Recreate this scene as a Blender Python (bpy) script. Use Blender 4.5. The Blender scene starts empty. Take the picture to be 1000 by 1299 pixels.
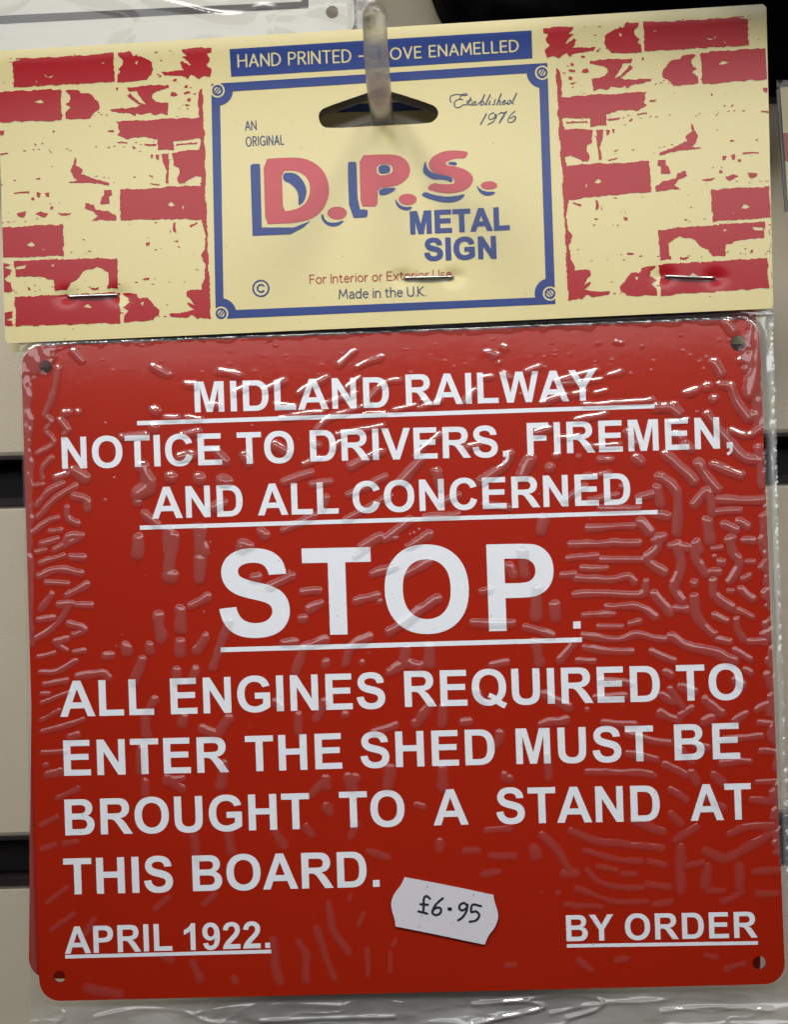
import bpy, bmesh, math, random
import numpy as np
from mathutils import Matrix, Vector

random.seed(7)
rng = np.random.default_rng(11)
S = bpy.context.scene
COL = S.collection
rad = math.radians

# ------------------------------------------------------------------ camera
FPX, CX, CY, DIST, ROLL = 2410.0, 500.0, 649.5, 0.5, rad(1.7)
RIGHT = np.array([math.cos(ROLL), 0, -math.sin(ROLL)])
UP = np.array([math.sin(ROLL), 0, math.cos(ROLL)])
CAM = np.array([0, -DIST, 0.0])
cd = bpy.data.cameras.new('camera')
cam = bpy.data.objects.new('camera', cd)
COL.objects.link(cam)
cam.matrix_world = Matrix(((RIGHT[0], UP[0], 0, 0), (0, 0, -1, -DIST), (RIGHT[2], UP[2], 0, 0), (0, 0, 0, 1)))
cd.sensor_fit = 'HORIZONTAL'
cd.sensor_width = 36.0
cd.lens = 36.0 * FPX / 1000.0
cd.clip_start = 0.01
cd.clip_end = 60
cd.dof.use_dof = True
cd.dof.focus_distance = 0.442
cd.dof.aperture_fstop = 38
S.camera = cam

# ------------------------------------------------------------------ light of the shop
w = bpy.data.worlds.new('World')
S.world = w
w.use_nodes = True
wn = w.node_tree
wn.nodes['Background'].inputs['Strength'].default_value = 1.0
tc = wn.nodes.new('ShaderNodeTexCoord')
sx = wn.nodes.new('ShaderNodeSeparateXYZ')
rp = wn.nodes.new('ShaderNodeValToRGB')
mp = wn.nodes.new('ShaderNodeMapRange')
mp.inputs[1].default_value = -1
mp.inputs[2].default_value = 1
wn.links.new(tc.outputs['Generated'], sx.inputs[0])
wn.links.new(sx.outputs[2], mp.inputs[0])
wn.links.new(mp.outputs[0], rp.inputs[0])
wn.links.new(rp.outputs[0], wn.nodes['Background'].inputs['Color'])
e = rp.color_ramp.elements
e[0].position = 0.52
e[0].color = (0.012, 0.011, 0.010, 1)
e[1].position = 0.75
e[1].color = (0.20, 0.20, 0.205, 1)


def lamp(name, loc, aim, sx_, sy_, power, col=(1, 0.98, 0.96)):
    l = bpy.data.lights.new(name, 'AREA')
    l.shape = 'RECTANGLE'
    l.size, l.size_y = sx_, sy_
    l.energy = power
    l.color = col
    o = bpy.data.objects.new(name, l)
    COL.objects.link(o)
    o.location = loc
    o.rotation_euler = (Vector(aim) - Vector(loc)).to_track_quat('-Z', 'Y').to_euler()
    return o


for lx, lp in ((-0.50, 0.33), (-0.05, 0.17), (0.42, 0.235)):       # short tubes of one louvred ceiling row
    lo = lamp('ceiling_lamp', (lx, -0.55, 0.74), (0, -0.05, 0.085), 0.36, 0.28, lp, (1, 0.965, 0.90))
    lo.data.spread = rad(29)
lamp('ceiling_lamp_row', (0.0, -7.4, 1.5), (0, -7.4, 0), 6.0, 6.8, 235, (0.97, 0.98, 1.0))

S.view_settings.view_transform = 'Standard'
S.view_settings.look = 'None'
S.view_settings.gamma = 1
S.view_settings.exposure = 0.0
S.view_settings.use_curve_mapping = False
S.render.engine = 'CYCLES'
S.cycles.transparent_max_bounces = 24
S.cycles.max_bounces = 14
S.cycles.transmission_bounces = 10
S.cycles.caustics_reflective = False
S.cycles.caustics_refractive = True
S.cycles.use_denoising = True


# ------------------------------------------------------------------ measuring: photo point -> point of a real plane
class Plane:
    def __init__(s, p, right, up):
        s.p = np.array(p, float)
        s.u = np.array(right, float) / np.linalg.norm(right)
        up = np.array(up, float)
        up = up - s.u * up.dot(s.u)
        s.v = up / np.linalg.norm(up)
        s.n = np.cross(s.u, s.v)          # towards the camera (-y)
        if s.n[1] > 0:
            s.n = -s.n

    def at(s, px, lift=0.0):
        px = np.asarray(px, float).reshape(-1, 2)
        d = ((px[:, :1] - CX) / FPX) * RIGHT + ((CY - px[:, 1:2]) / FPX) * UP + np.array([0, 1.0, 0])
        t = ((s.p + s.n * 0 - CAM) @ s.n) / (d @ s.n)
        return CAM + d * t[:, None] + s.n * (np.asarray(lift).reshape(-1, 1) if np.ndim(lift) else lift)

    def uv(s, px):
        q = s.at(px) - s.p
        return np.stack([q @ s.u, q @ s.v], 1)

    def pt(s, uv, lift=0.0):
        uv = np.asarray(uv, float).reshape(-1, 2)
        return s.p + uv[:, :1] * s.u + uv[:, 1:2] * s.v + s.n * (np.asarray(lift).reshape(-1, 1) if np.ndim(lift) else lift)


SIGN = Plane((-0.0000912, -0.055, -0.03493), (0.17394, -0.00755, 0.00097), (-0.0007, 0.0040, 0.1543))
BACKSIGN = Plane(SIGN.p - SIGN.n * 0.0045, SIGN.u, SIGN.v)
_c = SIGN.at([(494, 421)])[0] + SIGN.n * 0.0008
CARD = Plane(_c, (1, -0.050, 0.003), (0, 0.0, 1))
HANG = Plane((0, -0.030, 0), (1, 0, 0), (0, 0.02, 1))
WALL = Plane((0, 0, 0), (1, 0, 0), (0, 0, 1))


# ------------------------------------------------------------------ object helpers
def tag(o, label=None, cat=None, group=None, kind=None):
    for k, v in (('label', label), ('category', cat), ('group', group), ('kind', kind)):
        if v:
            o[k] = v
    return o


def empty(name, loc):
    o = bpy.data.objects.new(name, None)
    o.empty_display_size = 0.01
    COL.objects.link(o)
    o.location = loc
    return o


ROOTLOC = {}


def root_loc(o):
    while o is not None and o.parent is not None:
        o = o.parent
    return np.array(o.location) if o is not None else np.zeros(3)


def obj(name, verts, faces, mats, parent=None, fmat=None, smooth=False):
    v = np.asarray(verts, float) - root_loc(parent)
    me = bpy.data.meshes.new(name)
    me.from_pydata(v.tolist(), [], [list(map(int, f)) for f in faces])
    for m in (mats if isinstance(mats, (list, tuple)) else [mats]):
        me.materials.append(m)
    if fmat is not None:
        me.polygons.foreach_set('material_index', np.asarray(fmat, np.int32))
    if smooth:
        me.polygons.foreach_set('use_smooth', np.ones(len(me.polygons), bool))
    me.update()
    o = bpy.data.objects.new(name, me)
    COL.objects.link(o)
    o.parent = parent
    return o


# ------------------------------------------------------------------ materials
def nd(nt, t, **kw):
    n = nt.nodes.new(t)
    for k, v in kw.items():
        setattr(n, k, v)
    return n


def mat(name, col, rough=0.5, spec=0.5, var=0.06, vscale=300, bump=0.0, bscale=2000, metal=0.0, coat=0.0, stretch=None, coat_rough=0.1):
    m = bpy.data.materials.new(name)
    m.use_nodes = True
    nt = m.node_tree
    b = nt.nodes['Principled BSDF']
    b.inputs['Roughness'].default_value = rough
    b.inputs['Specular IOR Level'].default_value = spec
    b.inputs['Metallic'].default_value = metal
    b.inputs['Coat Weight'].default_value = coat
    b.inputs['Coat Roughness'].default_value = coat_rough
    tcn = nd(nt, 'ShaderNodeTexCoord')
    src = tcn.outputs['Object']
    if stretch:
        mpn = nd(nt, 'ShaderNodeMapping')
        mpn.inputs['Scale'].default_value = stretch
        nt.links.new(src, mpn.inputs[0])
        src = mpn.outputs[0]
    nz = nd(nt, 'ShaderNodeTexNoise')
    nz.inputs['Scale'].default_value = vscale
    nz.inputs['Detail'].default_value = 6
    nt.links.new(src, nz.inputs['Vector'])
    mx = nd(nt, 'ShaderNodeMix', data_type='RGBA')
    c = np.array(col)
    mx.inputs[6].default_value = (*(c * (1 - var)), 1)
    mx.inputs[7].default_value = (*np.clip(c * (1 + var), 0, 1), 1)
    nt.links.new(nz.outputs['Fac'], mx.inputs[0])
    nt.links.new(mx.outputs[2], b.inputs['Base Color'])
    if bump:
        n2 = nd(nt, 'ShaderNodeTexNoise')
        n2.inputs['Scale'].default_value = bscale
        n2.inputs['Detail'].default_value = 3
        nt.links.new(src, n2.inputs['Vector'])
        bp = nd(nt, 'ShaderNodeBump')
        bp.inputs['Strength'].default_value = 1.0
        bp.inputs['Distance'].default_value = bump
        nt.links.new(n2.outputs['Fac'], bp.inputs['Height'])
        nt.links.new(bp.outputs[0], b.inputs['Normal'])
    return m


M = {}
M['cream'] = mat('cream_card', (0.635, 0.565, 0.295), 0.18, 0.85, 0.03, 900, 0.000008, 2600)
M['print_red'] = mat('red_ink', (0.35, 0.012, 0.018), 0.18, 0.85, 0.08, 1500, 0.000008, 2600)
M['print_pink'] = mat('logo_red_ink', (0.47, 0.07, 0.085), 0.18, 0.85, 0.06, 1500, 0.000008, 2600)
M['print_blue'] = mat('blue_ink', (0.020, 0.045, 0.20), 0.18, 0.85, 0.08, 1500, 0.000008, 2600)
M['print_grey'] = mat('slate_ink', (0.07, 0.085, 0.15), 0.4, 0.4, 0.05)
M['print_rust'] = mat('rust_ink', (0.36, 0.075, 0.05), 0.4, 0.4, 0.05)
M['card_back'] = mat('grey_card_back', (0.40, 0.37, 0.33), 0.7, 0.3, 0.05)
M['red'] = mat('red_enamel', (0.345, 0.0130, 0.0018), 0.25, 0.2, 0.05, 60)
M['white'] = mat('white_enamel', (0.76, 0.80, 0.88), 0.35, 0.4, 0.03, 500)
M['plate_edge'] = mat('red_plate_edge', (0.16, 0.01, 0.012), 0.4, 0.5, 0.1)
M['sticker'] = mat('white_paper_sticker', (0.57, 0.57, 0.63), 0.6, 0.3, 0.05, 700, 0.00001, 3000)
M['ink'] = mat('black_ink', (0.012, 0.014, 0.03), 0.5, 0.4)
M['speck'] = mat('sticker_dirt', (0.40, 0.42, 0.42), 0.6, 0.3)
M['steel'] = mat('staple_steel', (0.55, 0.54, 0.52), 0.25, 0.5, 0.1, 2000, metal=1.0)
M['wall'] = mat('beige_laminate', (0.60, 0.545, 0.43), 0.5, 0.4, 0.05, 90, 0.00012, 1900)
M['groove'] = mat('dark_brown_insert', (0.018, 0.011, 0.013), 0.45, 0.4, 0.15, 80)
M['plate_white'] = mat('white_plate', (0.55, 0.55, 0.50), 0.35, 0.5, 0.04, 200)
M['stripe'] = mat('dark_grey_ink', (0.045, 0.045, 0.045), 0.5, 0.4, 0.45, 5000)
M['cloth'] = mat('black_cloth', (0.0035, 0.0035, 0.004), 0.95, 0.05, 0.4, 1500, 0.0003, 2500)
M['bag_edge'] = mat('dull_bag_edge', (0.36, 0.37, 0.39), 0.35, 0.5, 0.2, 900)


def specks(m, col, scale, thr):
    """tiny pits and dust of their own colour in a surface"""
    nt = m.node_tree
    b = nt.nodes['Principled BSDF']
    old = b.inputs['Base Color'].links[0].from_socket
    tcn = nd(nt, 'ShaderNodeTexCoord')
    nz = nd(nt, 'ShaderNodeTexNoise')
    nz.inputs['Scale'].default_value = scale
    nz.inputs['Detail'].default_value = 1
    nt.links.new(tcn.outputs['Object'], nz.inputs['Vector'])
    mr = nd(nt, 'ShaderNodeMapRange')
    mr.inputs[1].default_value = thr
    mr.inputs[2].default_value = thr + .05
    nt.links.new(nz.outputs['Fac'], mr.inputs[0])
    mx = nd(nt, 'ShaderNodeMix', data_type='RGBA')
    nt.links.new(mr.outputs[0], mx.inputs[0])
    nt.links.new(old, mx.inputs[6])
    mx.inputs[7].default_value = (*col, 1)
    nt.links.new(mx.outputs[2], b.inputs['Base Color'])


specks(M['white'], (0.42, 0.43, 0.46), 1500, 0.735)
specks(M['red'], (0.20, 0.02, 0.012), 900, 0.76)
specks(M['cream'], (0.40, 0.36, 0.20), 1200, 0.765)
specks(M['plate_white'], (0.2, 0.2, 0.19), 700, 0.77)


def film_material(name, haze, gain, rough=0.05, hazecol=(0.8, 0.82, 0.85)):
    """thin clear plastic: see-through, glossy by Fresnel; an air gap under it adds two more reflecting faces"""
    m = bpy.data.materials.new(name)
    m.use_nodes = True
    nt = m.node_tree
    nt.nodes.remove(nt.nodes['Principled BSDF'])
    out = nt.nodes['Material Output']
    tr = nd(nt, 'ShaderNodeBsdfTransparent')
    gl = nd(nt, 'ShaderNodeBsdfGlossy')
    gl.inputs['Roughness'].default_value = rough
    gl.inputs['Color'].default_value = (1, 1, 1, 1)
    g2 = nd(nt, 'ShaderNodeBsdfGlossy')
    g2.inputs['Roughness'].default_value = 0.42
    gm = nd(nt, 'ShaderNodeMixShader')
    gm.inputs[0].default_value = 0.15
    nt.links.new(gl.outputs[0], gm.inputs[1])
    nt.links.new(g2.outputs[0], gm.inputs[2])
    df = nd(nt, 'ShaderNodeBsdfDiffuse')
    df.inputs['Color'].default_value = (*hazecol, 1)
    fr = nd(nt, 'ShaderNodeFresnel')
    geo = nd(nt, 'ShaderNodeNewGeometry')          # the same index seen from either side of the sheet
    io = nd(nt, 'ShaderNodeMapRange')
    io.inputs[3].default_value = 1.5
    io.inputs[4].default_value = 1 / 1.5
    nt.links.new(geo.outputs['Backfacing'], io.inputs[0])
    nt.links.new(io.outputs[0], fr.inputs[0])
    at = nd(nt, 'ShaderNodeAttribute', attribute_name='air_gap')
    ah = nd(nt, 'ShaderNodeAttribute', attribute_name='milk_and_sheen')  # film cloudiness plus reflected sheen painted in as pale diffuse
    k = nd(nt, 'ShaderNodeMath', operation='MULTIPLY_ADD')
    k.inputs[1].default_value = gain
    k.inputs[2].default_value = 1.0
    nt.links.new(at.outputs['Fac'], k.inputs[0])
    f = nd(nt, 'ShaderNodeMath', operation='MULTIPLY', use_clamp=True)
    nt.links.new(k.outputs[0], f.inputs[0])
    nt.links.new(fr.outputs[0], f.inputs[1])
    h = nd(nt, 'ShaderNodeMath', operation='ADD', use_clamp=True)
    h.inputs[1].default_value = haze
    nt.links.new(ah.outputs['Fac'], h.inputs[0])
    m1 = nd(nt, 'ShaderNodeMixShader')
    nt.links.new(h.outputs[0], m1.inputs[0])
    nt.links.new(tr.outputs[0], m1.inputs[1])
    nt.links.new(df.outputs[0], m1.inputs[2])
    m2 = nd(nt, 'ShaderNodeMixShader')
    nt.links.new(f.outputs[0], m2.inputs[0])
    nt.links.new(m1.outputs[0], m2.inputs[1])
    nt.links.new(gm.outputs[0], m2.inputs[2])
    # fine ripple of the film
    tcn = nd(nt, 'ShaderNodeTexCoord')
    nz = nd(nt, 'ShaderNodeTexNoise')
    nz.inputs['Scale'].default_value = 260
    nz.inputs['Detail'].default_value = 4
    nt.links.new(tcn.outputs['Object'], nz.inputs['Vector'])
    bp = nd(nt, 'ShaderNodeBump')
    bp.inputs['Distance'].default_value = 0.000010
    nt.links.new(nz.outputs['Fac'], bp.inputs['Height'])
    for s_ in (gl, g2):
        nt.links.new(bp.outputs[0], s_.inputs['Normal'])
    nt.links.new(m2.outputs[0], out.inputs['Surface'])
    return m


M['film'] = film_material('clear_bag_film', 0.0, 1.7, 0.075)
M['film_old'] = film_material('clear_bag_film_behind', 0.10, 0.8, 0.12)


def plastic(name):
    m = bpy.data.materials.new(name)
    m.use_nodes = True
    nt = m.node_tree
    b = nt.nodes['Principled BSDF']
    b.inputs['Base Color'].default_value = (0.67, 0.65, 0.61, 1)
    b.inputs['Transmission Weight'].default_value = 0.94
    b.inputs['IOR'].default_value = 1.42
    b.inputs['Roughness'].default_value = 0.2
    tcn = nd(nt, 'ShaderNodeTexCoord')
    nz = nd(nt, 'ShaderNodeTexNoise')
    nz.inputs['Scale'].default_value = 2500
    nz.inputs['Detail'].default_value = 3
    nt.links.new(tcn.outputs['Object'], nz.inputs['Vector'])
    bp = nd(nt, 'ShaderNodeBump')
    bp.inputs['Distance'].default_value = 0.00007
    nt.links.new(nz.outputs['Fac'], bp.inputs['Height'])
    nt.links.new(bp.outputs[0], b.inputs['Normal'])
    tr = nd(nt, 'ShaderNodeBsdfTransparent')
    mx = nd(nt, 'ShaderNodeMixShader')
    mx.inputs[0].default_value = 0.22
    nt.links.new(b.outputs[0], mx.inputs[1])
    nt.links.new(tr.outputs[0], mx.inputs[2])
    nt.links.new(mx.outputs[0], nt.nodes['Material Output'].inputs['Surface'])
    return m


M['clear'] = plastic('clear_plastic')

# ------------------------------------------------------------------ noise and distance fields


def vnoise(x, y, seed=0):
    xi, yi = np.floor(x).astype(np.int64), np.floor(y).astype(np.int64)
    fx, fy = x - xi, y - yi
    fx, fy = fx * fx * (3 - 2 * fx), fy * fy * (3 - 2 * fy)

    def h(a, b):
        n = (a * 374761393 + b * 668265263 + seed * 1442695041) & 0x7fffffff
        n = ((n ^ (n >> 13)) * 1274126177) & 0x7fffffff
        return ((n ^ (n >> 16)) & 0xffff) / 65535.0
    return (h(xi, yi) * (1 - fx) + h(xi + 1, yi) * fx) * (1 - fy) + (h(xi, yi + 1) * (1 - fx) + h(xi + 1, yi + 1) * fx) * fy


def fbm(x, y, o=3, seed=0):
    s, a, t = 0, 1, 0
    for i in range(o):
        s = s + a * vnoise(x * 2 ** i + 17.3 * i, y * 2 ** i - 9.1 * i, seed + i)
        t += a
        a *= 0.5
    return s / t


def seg_dist(X, Y, pts):
    d = np.full(X.shape, 1e9)
    if len(pts) == 1:
        return np.hypot(X - pts[0][0], Y - pts[0][1])
    for (ax, ay), (bx, by) in zip(pts[:-1], pts[1:]):
        vx, vy = bx - ax, by - ay
        L = vx * vx + vy * vy + 1e-12
        t = np.clip(((X - ax) * vx + (Y - ay) * vy) / L, 0, 1)
        d = np.minimum(d, np.hypot(X - ax - t * vx, Y - ay - t * vy))
    return d


def poly_field(X, Y, pts):
    """signed distance, positive inside"""
    p = list(pts)
    d = seg_dist(X, Y, p + [p[0]])
    ins = np.zeros(X.shape, bool)
    for (ax, ay), (bx, by) in zip(p, p[1:] + [p[0]]):
        if ay == by:
            continue
        c = ((ay > Y) != (by > Y)) & (X < (bx - ax) * (Y - ay) / (by - ay) + ax)
        ins ^= c
    return np.where(ins, d, -d)


def chaikin(p, n=1, closed=True):
    for _ in range(n):
        q = []
        m = len(p)
        rngi = range(m) if closed else range(m - 1)
        if not closed:
            q.append(p[0])
        for i in rngi:
            a, b = np.array(p[i], float), np.array(p[(i + 1) % m], float)
            q += [tuple(a * .75 + b * .25), tuple(a * .25 + b * .75)]
        if not closed:
            q.append(p[-1])
        p = q
    return p


def smooth_line(p, n=5):
    if len(p) < 3:
        return list(p)
    P = [np.array(a, float) for a in p]
    P = [2 * P[0] - P[1]] + P + [2 * P[-1] - P[-2]]
    out = []
    for i in range(1, len(P) - 2):
        for t in np.linspace(0, 1, n, endpoint=False):
            a, b, c, d = P[i - 1:i + 3]
            out.append(tuple(.5 * (2 * b + (c - a) * t + (2 * a - 5 * b + 4 * c - d) * t * t + (3 * b - a - 3 * c + d) * t ** 3)))
    out.append(tuple(P[-2]))
    return out


def march(F, x0, y0, st, maxrun=6):
    """filled area F>0 of a grid field -> non-overlapping polygons (vertices in photo points)"""
    V, Fc = [], []
    ins = F > 0
    cnt = ins[:-1, :-1].astype(int) + ins[1:, :-1] + ins[:-1, 1:] + ins[1:, 1:]
    for j in range(cnt.shape[0]):
        row = cnt[j]
        nzx = np.nonzero(row)[0]
        i = 0
        while i < len(nzx):
            a = nzx[i]
            if row[a] == 4:
                k = i
                while k + 1 < len(nzx) and nzx[k + 1] == nzx[k] + 1 and row[nzx[k + 1]] == 4 and k - i + 1 < maxrun:
                    k += 1
                b = nzx[k] + 1
                n = len(V)
                V += [(x0 + a * st, y0 + j * st), (x0 + b * st, y0 + j * st), (x0 + b * st, y0 + (j + 1) * st), (x0 + a * st, y0 + (j + 1) * st)]
                Fc.append((n + 3, n + 2, n + 1, n))
                i = k + 1
            else:
                c = [(a, j), (a + 1, j), (a + 1, j + 1), (a, j + 1)]
                poly = []
                for q in range(4):
                    (xa, ya), (xb, yb) = c[q], c[(q + 1) % 4]
                    fa, fb = F[ya, xa], F[yb, xb]
                    if fa > 0:
                        poly.append((xa, ya))
                    if (fa > 0) != (fb > 0):
                        t = min(max(fa / (fa - fb), 0.02), 0.98)
                        poly.append((xa + (xb - xa) * t, ya + (yb - ya) * t))
                if len(poly) >= 3:
                    n = len(V)
                    V += [(x0 + px * st, y0 + py * st) for px, py in poly]
                    Fc.append(tuple(range(n + len(poly) - 1, n - 1, -1)))
                i += 1
    return V, Fc


class Ink:
    """collects printed shapes (photo points) into one mesh"""
    def __init__(s):
        s.V, s.F, s.m = [], [], []

    def add(s, V, F, mi=0):
        n = len(s.V)
        s.V += V
        s.F += [tuple(i + n for i in f) for f in F]
        s.m += [mi] * len(F)

    def field(s, fn, box, st=0.4, mi=0, maxrun=6):
        x0, y0, x1, y1 = box
        xs, ys = np.arange(x0, x1 + st, st), np.arange(y0, y1 + st, st)
        X, Y = np.meshgrid(xs, ys)
        s.add(*march(fn(X, Y), x0, y0, st, maxrun), mi)

    def strokes(s, lines, width, st=0.3, mi=0):
        lines = [list(l) for l in lines]
        a = np.array([p for l in lines for p in l])
        x0, y0 = a.min(0) - width
        x1, y1 = a.max(0) + width

        def fn(X, Y):
            d = np.full(X.shape, 1e9)
            for l in lines:
                d = np.minimum(d, seg_dist(X, Y, l))
            return width / 2 - d
        s.field(fn, (x0, y0, x1, y1), st, mi)

    def polys(s, polys, holes=(), st=0.4, mi=0):
        a = np.array([p for l in polys for p in l])
        x0, y0 = a.min(0) - 1
        x1, y1 = a.max(0) + 1

        def fn(X, Y):
            d = np.full(X.shape, -1e9)
            for l in polys:
                d = np.maximum(d, poly_field(X, Y, l))
            for l in holes:
                d = np.minimum(d, -poly_field(X, Y, l))
            return d
        s.field(fn, (x0, y0, x1, y1), st, mi)


def Z(pts, ox, oy, k):
    return [(ox + x * k, oy + y * k) for x, y in pts]


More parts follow.
